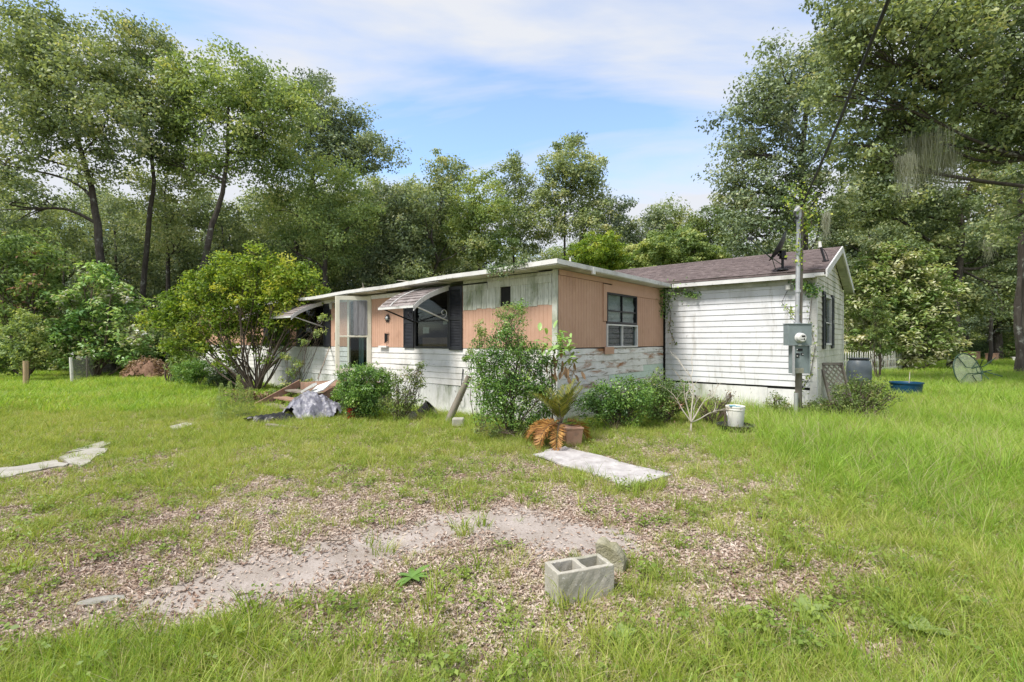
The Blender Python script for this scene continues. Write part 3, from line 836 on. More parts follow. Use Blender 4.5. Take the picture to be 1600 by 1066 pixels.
h_ = MB(); wbox(sdm, dw - .06, dw - .035, -.05, -.03, 1.62, 1.82, h_); wbox(sdm, dw - .06, dw - .035, -.03, 0, 1.62, 1.645, h_); wbox(sdm, dw - .06, dw - .035, -.03, 0, 1.795, 1.82, h_)
h_.build('handle', m_blackm, sd)
# porch lamp
x_, z_ = on_y(519, 478, -.1)
lm = MB(); lm.lathe([(0.0, 0.0), (.035, 0.0), (.05, .12), (.06, .13), (.02, .19), (0, .2)], 6, (x_, -.13, z_ - .1)); lm.box(x_ - .03, x_ + .03, -.03, -.002, z_ - .06, z_ + .06); lm.tube([(x_, -.02, z_ + .02), (x_, -.08, z_ + .12), (x_, -.13, z_ + .09)], .008, 6)
lm.build('porch_lamp', m_greyboard, house)

# awnings
def awning(xr, xl, ztop, zlow, out, lab=None):
    root = None
    def prof(t_):       # straight at first, then curling down
        return out * (t_ * 1.12 - .12 * t_ ** 3), ztop - (ztop - zlow) * (0.72 * t_ + .28 * t_ ** 3)
    n = 8; fr_ = MB()
    # side boards and front rim
    for xs in (xr, xl):
        for i in range(10):
            y0, z0 = prof(i / 10); y1, z1 = prof((i + 1) / 10)
            wd = .10 if xs == xr else .05
            fr_.hexa([(xs - .012, -y0 - .002, z0 - wd), (xs + .012, -y0 - .002, z0 - wd), (xs + .012, -y1, z1 - wd), (xs - .012, -y1, z1 - wd), (xs - .012, -y0 - .002, z0 + .012), (xs + .012, -y0 - .002, z0 + .012), (xs + .012, -y1, z1 + .012), (xs - .012, -y1, z1 + .012)])
    fr_.box(xl - .012, xr + .012, -out - .02, -out - .001, zlow - .035, zlow + .02)
    fo = fr_.build('awning', m_roofm, house)
    if lab: tag(fo, lab)
    for i in range(n):
        y0, z0 = prof(i / n); y1, z1 = prof((i + 1) / n)
        MB().hexa([(xl, -y0 - .004, z0 - .006), (xr, -y0 - .004, z0 - .006), (xr, -y1 - .02, z1 + .008), (xl, -y1 - .02, z1 + .008),
                   (xl, -y0 - .004, z0 + .004), (xr, -y0 - .004, z0 + .004), (xr, -y1 - .02, z1 + .018), (xl, -y1 - .02, z1 + .018)]).build('slat', m_awn if i % 2 else m_awn, fo)
        MB().box(xl, xr, -y1 - .018, -y1 - .002, z1 - .018, z1 + .004).build('slat_edge', m_awnd, fo)
    for fx in (0.33, ):
        xs = xl + (xr - xl) * fx
        MB().tube([(xs, -prof(i / 10)[0], prof(i / 10)[1] + .03) for i in range(11)], .014, 6).build('rib', m_roofm, fo)
    for xs, mm in ((xr - .02, m_roofm), (xl + .02, m_blackm)):
        y1, z1 = prof(.93); a = Vector((xs, -y1, z1 - .05)); b = Vector((xs, -.03, zlow - .28))
        rb = MB().tube([a, a.lerp(b, .5), b], [.016, .018, .016], 6)
        c = a.lerp(b, .86) + Vector((0, 0, .13)); sp = []
        for k in range(22):
            th = -1.6 + k * .32; rr = .105 - .0034 * k; sp.append(c + Vector((0, rr * math.cos(th), rr * math.sin(th))))
        rb.tube(sp, .008, 5); rb.build('support_rod', mm, fo)
awning(-2.93, -4.17, 2.84, 2.33, 1.0, 'weathered slatted awning over the big front window')
awning(-8.45, -9.75, 2.78, 2.30, 1.0, 'slatted awning partly hidden by the yellow green shrub')
awning(-11.1, -12.25, 2.78, 2.30, 1.0, 'slatted awning farthest left behind the shrub')
# vent stubs and hose outlet
q = L(P(866, 398, 8.5)); MB().tube([(q.x, q.y + .5, 3.0), (q.x, q.y + .5, 3.13)], .014, 8).build('roof_pipe', m_roofm, house)
q = L(P(1290, 404, 10.6)); zz = EAVE + .1 + (q.y - (YM - .27)) * .32
MB().tube([(q.x, q.y, zz - .05), (q.x - .09, q.y, zz + .30)], .024, 10).lathe([(.07, 0), (.07, .02), (.03, .03)], 12, (q.x, q.y, zz - .03)).build('vent_pipe', m_blackm, house)
MB().tube([(q.x - .1, q.y, zz + .30), (q.x - .11, q.y, zz + .43)], [.035, .028], 8).build('vent_cap', m_roofm, house)
MB().tube([(q.x + .05, q.y, zz), (q.x + .02, q.y, zz + .12), (q.x - .03, q.y, zz + .24), (q.x - .09, q.y, zz + .28)], .009, 6).build('cable', m_blackm, house)
q = L(P(1238, 437, 10.3))
MB().lathe([(0, 0), (.05, .0), (.06, .1), (.0, .1)], 10, (q.x - .12, YM - .12, 2.72)).lathe([(0, 0), (.05, .0), (.06, .1), (.0, .1)], 10, (q.x + .1, YM - .13, 2.66)).build('floodlight', m_sheet, house)
MB().tube([(q.x - .15, YM - .05, 2.7), (q.x - .25, YM - .08, 2.45), (q.x - .1, YM - .08, 2.2), (q.x + .1, YM - .06, 1.9)], .006, 5).build('cable', m_blackm, house)
# ------------------------------------------------------------ plant materials
m_bark = mat('grey_brown_bark', [(0.3, (0.035, 0.029, 0.024)), (0.55, (0.065, 0.056, 0.048)), (0.75, (0.12, 0.108, 0.096))], 7, (1, 1, .3), rough=0.95, bump=0.8, bscale=16, bstretch=(1, 1, .3),
             dirt=[((0.30, 0.31, 0.28), 3, 0.58, 0.70, (1, 1, 1)), ((0.06, 0.08, 0.035), 2, 0.6, 0.75, (1, 1, .5))])
m_twig = mat('brown_twig', [(0.3, (0.06, 0.045, 0.035)), (0.7, (0.14, 0.11, 0.085))], 9, rough=0.9)
m_bone = mat('bleached_twig', [(0.3, (0.36, 0.32, 0.26)), (0.7, (0.52, 0.48, 0.41))], 9, rough=0.8)
lf_oak = leafmat('oak_foliage', [(0.1, (0.105, 0.148, 0.089)), (0.4, (0.196, 0.264, 0.128)), (0.7, (0.346, 0.413, 0.184)), (1, (0.550, 0.536, 0.294))], .38)
lf_dark = leafmat('dark_oak_foliage', [(0.1, (0.095, 0.135, 0.098)), (0.4, (0.175, 0.240, 0.143)), (0.7, (0.299, 0.362, 0.202)), (1, (0.491, 0.510, 0.321))], .34)
lf_light = leafmat('fresh_green_foliage', [(0.1, (0.122, 0.188, 0.073)), (0.4, (0.211, 0.304, 0.109)), (0.7, (0.334, 0.418, 0.147)), (1, (0.486, 0.510, 0.197))], .42)
lf_yel = leafmat('yellow_green_foliage', [(0.1, (0.07, 0.13, 0.02)), (0.35, (0.14, 0.235, 0.03)), (0.6, (0.24, 0.35, 0.045)), (0.8, (0.36, 0.43, 0.06)), (1, (0.48, 0.48, 0.09))], .42)
lf_box = leafmat('glossy_green_foliage', [(0.1, (0.047, 0.111, 0.031)), (0.4, (0.107, 0.213, 0.049)), (0.7, (0.200, 0.354, 0.076)), (1, (0.359, 0.500, 0.120))], .3, .35, .5)
lf_bush = leafmat('dull_green_foliage', [(0.1, (0.043, 0.080, 0.036)), (0.4, (0.088, 0.143, 0.059)), (0.7, (0.156, 0.232, 0.091)), (1, (0.253, 0.321, 0.136))], .3, .5, .4)
lf_mag = leafmat('pale_backed_foliage', [(0.1, (0.109, 0.236, 0.078)), (0.4, (0.222, 0.396, 0.117)), (0.7, (0.396, 0.550, 0.192)), (0.86, (0.550, 0.550, 0.350)), (1, (0.550, 0.550, 0.550))], .35, .35, .5)
lf_mix = leafmat('green_and_brown_foliage', [(0.1, (0.071, 0.123, 0.043)), (0.5, (0.174, 0.276, 0.083)), (0.8, (0.304, 0.409, 0.122)), (0.93, (0.397, 0.205, 0.163)), (1, (0.550, 0.308, 0.272))], .35)
lf_dry = leafmat('dry_leaves', [(0.1, (0.080, 0.050, 0.030)), (0.5, (0.220, 0.140, 0.080)), (1, (0.380, 0.270, 0.170))], .25)
lf_scr = leafmat('scraggly_foliage', [(0.1, (0.082, 0.121, 0.041)), (0.5, (0.154, 0.227, 0.065)), (0.8, (0.276, 0.324, 0.114)), (1, (0.421, 0.324, 0.194))], .35)
lf_pale = leafmat('pale_yellow_green_foliage', [(0.1, (0.12, 0.21, 0.06)), (0.35, (0.23, 0.34, 0.11)), (0.52, (0.36, 0.45, 0.18)), (0.66, (0.52, 0.55, 0.34)), (1, (0.60, 0.58, 0.42))], .35, .4, .5)
m_moss = leafmat('grey_moss', [(0, (0.25, 0.27, 0.22)), (0.5, (0.37, 0.39, 0.33)), (1, (0.50, 0.51, 0.45))], .5, .9, .1)

def tree(name, label, depth, trunk, r0, blobs, leaf, cr=.85, dens=.36, lpc=88, size=.18, seed=1, group=None, ddepth=1.2, cat='tree', twigs=6, shell=.45, trunk2=None, aspect=.5, sides=6):
    """trunk and blobs as picture positions at a given distance, turned once into metres"""
    g = P(trunk[0][0], trunk[0][1], depth); g.z = 0
    root = empty(name, g); tag(root, label, cat, group)
    rs = random.Random(seed)
    tp = [Vector((0, 0, -.15))] + [P(px, py, depth) - g + Vector((0, rs.uniform(-.3, .3), 0)) for px, py in trunk[1:]]
    # finer trunk
    fine = []; 
    for a, b in zip(tp[:-1], tp[1:]):
        for j in range(3): fine.append(a.lerp(b, j / 3) + Vector((rs.uniform(-1, 1), rs.uniform(-1, 1), 0)) * r0 * .18)
    fine.append(tp[-1]); n = len(fine)
    rad = [r0 * (1.25 if i == 0 else 1) * (1 - .72 * i / (n - 1)) for i in range(n)]
    bl = []
    for b in blobs:
        dd = b[3] if len(b) > 3 else rs.uniform(-ddepth, ddepth)
        r = b[2] / F * depth * RS; c = P(b[0], b[1], depth + dd) - g
        bl.append((c.x, c.y, c.z, r * rs.uniform(.95, 1.15), r * rs.uniform(.9, 1.2), r * rs.uniform(.8, .95)))
    me, cs, bi = foliage_mesh('crown', bl, leaf, cr, dens, lpc, size * 1.15, seed, .58, shell, squash=.55)
    mb = MB(); limbs(mb, fine, rad, bl, cs, bi, rs, twigs, sides=sides)
    mb.build('trunk', m_bark, root, smooth=True)
    link('crown', me, root)
    return root

RS = 1.22
WOODG = 'trees of the woodland behind the house'
# ---- left group
tree('oak_tree', 'tall dark leaning oak forking into wide limbs at far left', 24, [(172, 600), (165, 480), (150, 350), (138, 290), (120, 215), (105, 150)], .23,
     [(100, 135, 62), (45, 150, 58), (165, 190, 45), (20, 50, 58), (70, 85, 40), (110, 80, 36), (40, 235, 45), (185, 235, 32), (15, 320, 42), (100, 195, 42), (-30, 120, 70), (140, 265, 26), (-20, 250, 50), (60, 20, 26)], lf_oak, seed=11, twigs=7, size=.15, dens=.30)
tree('oak_tree', 'slim oak with straight pale speckled trunk and a dark top tuft', 27, [(218, 590), (222, 480), (232, 330), (240, 280), (228, 180), (215, 90)], .17,
     [(180, 55, 30), (225, 68, 34), (205, 95, 28), (250, 65, 24), (225, 120, 40), (255, 160, 42), (205, 160, 34), (240, 205, 42), (270, 235, 30), (160, 130, 26), (285, 150, 24)], lf_oak, seed=12, size=.15)
tree('oak_tree', 'broad oak with forked trunk and rounded light crown left of the house', 26, [(308, 590), (318, 430), (330, 350), (345, 300), (352, 240), (360, 170)], .20,
     [(375, 130, 44), (320, 130, 38), (425, 145, 42), (350, 185, 50), (420, 205, 48), (455, 185, 36), (300, 180, 34), (330, 270, 28), (270, 200, 30), (395, 250, 34), (285, 130, 26), (240, 250, 24), (350, 240, 30), (470, 150, 24)], lf_light, seed=13, size=.15, twigs=7)
tree('oak_tree', 'tall open oak reaching out right over the sky', 34, [(452, 590), (455, 450), (470, 340), (490, 270), (500, 210), (520, 170)], .22,
     [(480, 155, 30), (515, 185, 32), (550, 210, 30), (590, 238, 24), (565, 240, 26), (530, 240, 34), (490, 215, 36), (455, 240, 30), (505, 135, 16)], lf_dark, seed=14, size=.17)
tree('oak_tree', 'vine covered oak with fresh green lower crown behind the yellow shrub', 29, [(500, 590), (505, 450), (512, 380), (515, 320)], .22,
     [(500, 290, 44), (450, 285, 34), (545, 310, 42), (480, 345, 42), (535, 360, 40), (430, 330, 28), (575, 345, 26), (510, 395, 34), (455, 390, 26)], lf_light, seed=15, size=.14)
tree('oak_tree', 'ivy clad slender tree left of the forked oak', 30, [(268, 590), (265, 470), (262, 380), (258, 300)], .18,
     [(262, 290, 34), (285, 330, 28), (240, 330, 26), (270, 380, 24), (300, 270, 24), (215, 290, 24)], lf_oak, seed=16, size=.14)
# ---- middle group behind the roof
mid = [('tall tree with loose top left of centre behind the roof', 36, 690, [(690, 270, 22), (705, 295, 24), (680, 310, 26), (715, 262, 12), (665, 335, 26), (700, 345, 30), (690, 385, 30)], lf_oak),
       ('round grey green tree behind the storm door end of the roof', 33, 610, [(605, 310, 30), (635, 325, 28), (590, 345, 32), (625, 360, 34), (650, 350, 24), (600, 395, 34), (640, 400, 30)], lf_dark),
       ('leafy tree with vine draped sides above the middle of the flat roof', 35, 750, [(750, 305, 28), (735, 335, 32), (770, 325, 26), (750, 370, 34), (725, 385, 28), (775, 385, 28), (752, 275, 12)], lf_light),
       ('narrow topped tree just left of the tallest one behind the roof', 38, 805, [(800, 262, 16), (812, 285, 20), (795, 300, 20), (820, 320, 24), (800, 350, 28), (828, 370, 28), (788, 262, 8)], lf_oak),
       ('tallest tree behind the middle of the roof with ragged top', 37, 885, [(885, 232, 18), (898, 258, 26), (868, 262, 20), (915, 268, 20), (880, 290, 30), (915, 300, 28), (860, 310, 22), (890, 335, 34), (930, 330, 22), (855, 350, 26), (925, 360, 26), (905, 222, 9), (935, 250, 10)], lf_oak),
       ('thin tree with small separate tufts right of the tallest one', 38, 960, [(962, 325, 14), (975, 318, 9), (950, 345, 16), (970, 345, 12), (958, 375, 20), (985, 350, 9)], lf_dark),
       ('small round dark tree behind the shingle roof', 40, 1000, [(1000, 365, 22), (1020, 345, 18), (985, 385, 22), (1010, 392, 22)], lf_dark),
       ('dark round topped tree behind the shingle roof', 42, 1040, [(1042, 335, 20), (1062, 350, 20), (1030, 355, 20), (1050, 375, 24), (1085, 360, 16)], lf_oak),
       ('tree with orange tinged leaves right of the dark round topped one', 40, 1105, [(1105, 345, 22), (1130, 360, 22), (1090, 370, 20), (1120, 390, 24), (1140, 330, 16)], lf_scr)]
for k, (lb, d_, px, bl, lf) in enumerate(mid):
    top = min(b[1] for b in bl)
    tree('forest_tree', lb, d_, [(px, 575), (px + 4, 480), (px - 3, 400), (px, top + 30)], .16, bl, lf, cr=.75, dens=.36, lpc=72, size=.16, seed=30 + k, twigs=4)
tree('flowering_tree', 'pale yellow green rounded tree behind the flat roof corner', 27, [(935, 575), (935, 460), (938, 400)], .14,
     [(935, 392, 26), (955, 402, 20), (915, 405, 20), (940, 420, 26), (925, 430, 22)], lf_yel, cr=.32, dens=.35, lpc=36, size=.13, seed=50)
tree('shrubby_tree', 'bright green broad low tree behind the shingle roof', 30, [(1060, 575), (1060, 460), (1058, 420)], .14,
     [(1055, 385, 28), (1085, 392, 22), (1025, 395, 22), (1060, 410, 30), (1110, 405, 20), (990, 408, 20)], lf_light, cr=.4, size=.14, seed=51)
# ---- right group
tree('oak_tree', 'big open oak with upright pale limbs behind the gable roof', 25, [(1248, 590), (1250, 450), (1256, 330), (1250, 240), (1262, 180), (1262, 120)], .27,
     [(1225, 120, 36), (1190, 165, 34), (1160, 190, 28), (1240, 170, 34), (1150, 235, 26), (1200, 225, 34), (1135, 290, 24), (1175, 290, 30), (1220, 275, 32), (1270, 110, 36), (1290, 160, 34), (1280, 230, 34),
      (1150, 325, 20), (1200, 335, 34), (1250, 335, 30), (1150, 360, 24), (1290, 300, 30), (1180, 370, 30), (1300, 75, 28)], lf_dark, seed=60, size=.15, twigs=8, dens=.42)
tree('live_oak', 'live oak with thick dark trunk right of the house', 26, [(1490, 590), (1492, 480), (1500, 390), (1510, 320), (1520, 270)], .27,
     [(1490, 200, 60), (1430, 230, 50), (1550, 220, 60), (1400, 300, 42), (1460, 330, 40), (1560, 320, 50), (1590, 400, 44), (1530, 400, 34), (1440, 390, 40), (1380, 250, 40), (1345, 330, 34), (1600, 280, 50), (1560, 460, 34), (1390, 400, 34), (1510, 470, 28)],
     lf_oak, cr=.7, seed=61, size=.15, twigs=8, dens=.30)
tree('live_oak', 'large live oak at the right photo edge reaching over the yard', 15, [(1625, 600), (1618, 450), (1610, 340), (1620, 200), (1650, 60)], .19,
     [(1400, 40, 82, 0), (1480, 55, 82, -.5), (1560, 45, 90, 0), (1345, 95, 60, .5), (1640, 60, 90, 0), (1330, 45, 40, 0), (1410, 130, 66, .8), (1480, 150, 66, .4), (1560, 150, 72, .6), (1350, 185, 46, .9), (1300, 150, 34, .6),
      (1420, 205, 44, 1.0), (1590, 240, 56, .3), (1530, 225, 40, .8), (1345, 245, 30, 1), (1640, 180, 70, 0), (1600, 330, 34, .4), (1380, -30, 80, 0), (1520, -50, 100, 0), (1325, 225, 22, 1)],
     lf_oak, cr=.5, dens=.27, lpc=54, size=.115, seed=62, twigs=9, shell=.25, sides=7)
# dark arching limbs of that oak
def moss(label, px, py, d, w, h, n, seed):
    rg = np.random.default_rng(seed); V = []; T = []
    c = P(px, py, d)
    for i in range(n):
        a = rg.normal(size=2) * w * .45; x, y = a[0], a[1]; z = rg.normal() * .06
        ln = h * rg.uniform(.25, 1.0) * math.exp(-(x / w) ** 2); k = 7; wd = rg.uniform(.003, .007); ph = rg.random() * 6; tt = rg.random()
        th = rg.random() * 3.14; cx, sx = math.cos(th) * wd, math.sin(th) * wd
        pr = None
        for j in range(k + 1):
            u = j / k; xx = x + .05 * math.sin(ph + u * 5) * u; yy = y + .05 * math.cos(ph * 1.3 + u * 6) * u; zz = z - ln * u; q = 1 - u * .6
            cur = ((xx - cx * q, yy - sx * q, zz), (xx + cx * q, yy + sx * q, zz))
            if pr: V += [pr[0], pr[1], cur[1], cur[0]]; T += [tt] * 4
            pr = cur
    V = np.array(V); me = np_mesh('spanish_moss', V, np.arange(len(V)).reshape(-1, 4), 4, m_moss, {'tint': T})
    o = link('spanish_moss', me); o.location = c
    tag(o, label, 'spanish moss', 'spanish moss hanging from the oaks')
for k, q in enumerate([('widest curtain of grey moss hanging below the long oak limb', 1440, 215, 15.5, .75, 2.0, 620), ('grey moss tuft hanging left end of the wide curtain', 1415, 245, 15.2, .35, 1.5, 260),
                       ('grey moss strands hanging right of the wide curtain', 1478, 238, 15.6, .4, 1.6, 320), ('narrow column of moss dangling just above the gable roof peak', 1291, 335, 14, .10, .85, 160),
                       ('faint moss wisp high in the open oak behind the roof', 1232, 185, 24, .5, 2.0, 240), ('moss wisp low in the open oak behind the dish', 1176, 345, 24, .4, 1.3, 140),
                       ('moss tuft high at the right near the photo edge', 1560, 110, 15, .35, .9, 160), ('moss wisp beside the thick dark oak trunk', 1570, 330, 22, .5, 1.8, 220),
                       ('second moss wisp lower beside the dark oak trunk', 1545, 375, 23, .4, 1.2, 160)]):
    moss(*q, seed=80 + k)
tree('forest_tree', 'dark oak behind the live oak trunk filling the right background', 38, [(1560, 570), (1560, 450), (1555, 380)], .3,
     [(1480, 420, 40), (1540, 430, 44), (1600, 400, 50), (1580, 480, 40), (1500, 480, 34), (1450, 450, 40), (1420, 350, 44), (1360, 380, 34), (1620, 320, 50), (1350, 310, 36), (1320, 350, 30)], lf_dark, seed=63, cr=.6, size=.18, dens=.3)

# ---- woodland filler: four kinds, meshes shared by copies
def kind(seed, lf, hgt, wid):
    rs = random.Random(seed); bl = []
    n = rs.randint(13, 17)
    for i in range(n):
        u = (i + .5) / n; z = hgt * (.22 + .74 * u); a = rs.uniform(0, 6.28); rr = wid * (.52 - .36 * abs(u - .45)) * rs.uniform(.4, 1.1)
        r = hgt * rs.uniform(.085, .13) * (1.1 - .35 * u); bl.append((rr * math.cos(a), rr * math.sin(a), z, r * 1.15, r * 1.15, r * .85))
    me, cs, bi = foliage_mesh('crown', bl, lf, .62, .30, 30, .20, seed, shell=.4)
    tr = [Vector((rs.uniform(-.25, .25) * j, rs.uniform(-.25, .25) * j, hgt * .88 * j / 8 - (.2 if j == 0 else 0))) for j in range(9)]
    mb = MB(); limbs(mb, tr, [.19 * (1 - .8 * j / 8) for j in range(9)], bl, cs, bi, rs, 4, sides=5)
    t_ = mb.build('trunk', m_bark, None, smooth=True); tm = t_.data; bpy.data.objects.remove(t_)
    return tm, me
KINDS = [kind(101, lf_dark, 13, 6.5), kind(102, lf_oak, 14, 7), kind(103, lf_dark, 12, 6), kind(104, lf_light, 11, 5.5), kind(105, lf_oak, 13, 5.5)]
def place_tree(k, x, y, s, rz, label, group=WOODG, name='forest_tree'):
    label = label + ', ' + where(CX + x / y * F)
   
    root = empty(name, (x, y, 0), rz); root.scale = (s, s, s * random.uniform(.92, 1.08)); tag(root, label, 'tree', group)
    link('trunk', KINDS[k][0], root); link('crown', KINDS[k][1], root)
random.seed(21)
def back_line(n, d0, d1, x0, x1, s0, s1, lab):
    for i in range(n):
        u = (i + random.uniform(.2, .8)) / n; px = x0 + (x1 - x0) * u; d_ = random.uniform(d0, d1)
        place_tree(random.choice((0, 0, 1, 2, 2, 3, 4)), (px - CX) / F * d_, d_, random.uniform(s0, s1), random.uniform(0, 6.28), lab)
back_line(20, 33, 38, -80, 700, .82, 1.05, 'slender tree of the wood behind the lawn')
back_line(16, 42, 50, -100, 760, 1.05, 1.3, 'tree deeper in the dense wood')
back_line(12, 42, 47, 600, 1000, .82, 1.0, 'distant rounded tree')
back_line(11, 42, 48, 960, 1330, .78, .92, 'distant low tree')
back_line(12, 34, 44, 1260, 1700, .80, 1.1, 'dark tree of the right wood')
back_line(9, 50, 60, 1200, 1720, 1.0, 1.2, 'tall tree deep in the right wood')
# slim bare trunks among them
for k, (px, dd, r_, lean) in enumerate([(85, 30, .10, .3), (192, 31, .11, -.2), (258, 33, .12, .1), (345, 33, .10, .2), (380, 30, .08, -.5), (420, 35, .12, .3), (470, 36, .09, 0), (550, 36, .1, .2), (30, 28, .12, .4), (1345, 33, .12, .2), (1425, 34, .13, -.2), (1545, 32, .12, .2), (1590, 21, .17, .1), (1462, 36, .1, .1)]):
    c = G(px, CY + H * F / dd); rs = random.Random(k)
    root = empty('forest_tree', c); tag(root, 'thin bare trunk in the shade of the wood, ' + where(px), 'tree', 'thin trunks in the shade of the wood')
    pts = [Vector((lean * j * .35 + rs.uniform(-.08, .08), rs.uniform(-.1, .1), j * 1.1 - .1)) for j in range(9)]
    mb = MB().tube(pts, [r_ * (1 - .06 * j) for j in range(9)], 7)
    for j in range(5):
        s_ = pts[rs.randint(2, 8)]; e = s_ + Vector((rs.uniform(-1.6, 1.6), rs.uniform(-.6, .6), rs.uniform(.3, 1.6))); mb.tube(curve_pts(s_, e, 4, .2, rs=rs), [.035, .028, .02, .012, .005], 5)
    mb.build('trunk', m_bark, root, smooth=True)
    bl = [(pts[-1].x, pts[-1].y, pts[-1].z + .3, 1.6, 1.4, 1.1), (pts[-2].x + .9, 0, pts[-2].z, 1.0, 1, .8), (pts[-3].x - .8, 0, pts[-3].z, 1.0, 1, .8)]
    me, _, _ = foliage_mesh('crown', bl, lf_dark if k % 2 else lf_oak, .5, .3, 28, .17, 200 + k); link('crown', me, root)

# ---- understory
def bush(name, label, g, blobs, lf, cr=.22, dens=.35, lpc=40, size=.06, seed=1, stems=6, cat='bush', group=None, stem_r=.018, aspect=.5, shell=.45, stem_mat=None, jit=.7, up=.5, squash=.75, twigs=5, fname='foliage'):
    """blobs in metres relative to the foot"""
    root = empty(name, g); root.location.z = gzf(g[0], g[1]); tag(root, label, cat, group); rs = random.Random(seed)
    me, cs, bi = foliage_mesh(fname, blobs, lf, cr, dens, lpc, size, seed, aspect, shell, zmin=0.01, jit=jit, up=up, squash=squash)
    link(fname, me, root); mb = MB()
    for k, b in enumerate(blobs):
        bc = Vector(b[:3])
        for s_ in range(max(1, stems // len(blobs) + 1)):
            st = Vector((rs.uniform(-.08, .08), rs.uniform(-.08, .08), -.05)); e = bc + Vector((rs.uniform(-.5, .5) * b[3], rs.uniform(-.5, .5) * b[4], rs.uniform(-.2, .5) * b[5]))
            pts = curve_pts(st, e, 6, .14, rs=rs); mb.tube(pts, [stem_r * (1 - .7 * j / 6) for j in range(7)], 5)
            cc = cs[bi == k]
            for _ in range(twigs):
                q = Vector(cc[rs.randrange(len(cc))]); mb.tube(curve_pts(pts[rs.randint(2, 6)], q, 3, .15, rs=rs), [stem_r * .35, stem_r * .28, stem_r * .2, .002], 4, caps=False)
    mb.build('stem', stem_mat or m_twig, root, smooth=True)
    return root
def bpx(px, py, d, blobs, foot=None):
    """picture-given clumps (px, py, r px, depth offset) at distance d, as metres from the foot"""
    g = P(px, py, d); g.z = 0; out = []
    for b in blobs:
        c = P(b[0], b[1], d + (b[3] if len(b) > 3 else 0)) - g; r = b[2] / F * d
        out.append((c.x, c.y, c.z, r * 1.08, r * 1.05, r * .9))
    return g, out
def bushp(name, label, px, py, blobs, lf, **k):
    d = H * F / (py - CY); g, bl = bpx(px, py, d, blobs); return bush(name, label, g, bl, lf, **k)

bushp('evergreen_shrub', 'broad bright green layered shrub at the wood edge on the left', 150, 589, [(150, 440, 26), (115, 470, 28), (185, 470, 30), (150, 500, 32), (105, 520, 28), (205, 515, 28), (160, 545, 30), (120, 560, 24), (215, 550, 22), (150, 415, 12)], lf_mag, cr=.38, dens=.32, lpc=36, size=.2, seed=201, aspect=.42, up=1.2, stem_r=.05)
bushp('evergreen_shrub', 'dark shrub flecked with reddish brown leaves at the far left edge', 45, 590, [(40, 395, 34), (80, 405, 22), (10, 430, 34), (60, 440, 30), (20, 480, 34), (65, 490, 26), (40, 540, 34), (5, 555, 30), (80, 540, 24), (-20, 390, 34)], lf_mix, cr=.4, lpc=34, size=.18, seed=202, stem_r=.05, aspect=.42)
bushp('sapling', 'young pale green sapling behind the wooden fence post', 40, 596, [(40, 500, 14), (28, 520, 16), (52, 520, 14), (40, 545, 20), (20, 550, 14), (60, 548, 14), (38, 565, 16)], lf_light, cr=.25, lpc=30, size=.12, seed=203, cat='sapling')
random.seed(31)
BK = []
for k, (lf, s_) in enumerate(((lf_bush, 1), (lf_oak, 1), (lf_light, 1), (lf_mix, 1))):
    rs = random.Random(k); bl = [(rs.uniform(-1, 1), rs.uniform(-.8, .8), rs.uniform(.4, 2.0), rs.uniform(.6, .95), rs.uniform(.6, .95), rs.uniform(.5, .8)) for _ in range(7)]
    BK.append(foliage_mesh('foliage', bl, lf, .4, .33, 32, .15, 300 + k, zmin=0)[0])
for (n, x0, x1, y0, y1, s0, s1, lab) in [(11, -40, 330, 577, 582, .6, 1.1, 'bush edging the left lawn'), (10, -40, 480, 574, 580, .9, 1.6, 'bush of the undergrowth in the left wood'), (7, 480, 640, 566, 574, 1.2, 1.8, 'bush of the undergrowth behind the house'),
                                     (11, 1390, 1640, 561, 566, .35, .8, 'low bush edging the far right lawn'), (9, 1330, 1680, 556, 560, 1.0, 2.0, 'bush of the undergrowth in the right wood')]:
    for i in range(n):
        px = x0 + (x1 - x0) * (i + random.uniform(.2, .8)) / n; g = G(px, random.uniform(y0, y1))
        if 'right' in lab and 'low' in lab and random.random() < .15: continue
        root = empty('undergrowth_bush', g, random.uniform(0, 6.28)); s_ = random.uniform(s0, s1); root.scale = (s_ * 1.2, s_, s_); tag(root, lab, 'bush', lab.replace('bush of', 'bushes in').replace('low bush', 'low bushes')); root['label'] = lab + ', ' + where(CX + g.x / g.y * F)
        link('foliage', BK[random.choice((0, 0, 1, 2, 3))], root)

# yellow green multi-stem shrub in front of the left wing
g, bl = bpx(400, 616, 14.6, [(400, 420, 20), (360, 430, 26), (440, 425, 24), (320, 455, 30), (375, 455, 34), (430, 455, 32), (470, 445, 24), (285, 480, 28), (345, 490, 30), (400, 485, 28, .3), (450, 480, 24), (260, 500, 22), (300, 520, 24), (350, 515, 22), (385, 515, 20, .4), (430, 505, 18), (365, 545, 15), (490, 462, 14), (480, 435, 12), (300, 438, 12), (345, 402, 12), (425, 402, 11), (472, 418, 9), (503, 452, 8), (262, 468, 13), (235, 500, 12), (395, 392, 9), (320, 425, 12), (510, 470, 7), (275, 545, 18), (320, 545, 16), (400, 535, 16, .5), (440, 530, 16, .5), (355, 570, 13), (460, 505, 16), (415, 560, 10)])
bush('crape_shrub', 'large yellow green multi stemmed shrub before the left end of the house', g, bl, lf_yel, cr=.26, dens=.46, lpc=32, size=.10, seed=210, stems=16, stem_r=.027, twigs=6, shell=.3)
bushp('crape_shrub', 'tall light green leafy shrub left of the yellow green one', 265, 601, [(275, 475, 18), (262, 505, 20), (290, 510, 20), (265, 535, 16), (290, 540, 24), (285, 568, 18), (305, 560, 20)], lf_light, cr=.26, lpc=34, size=.10, seed=211, stem_r=.03)
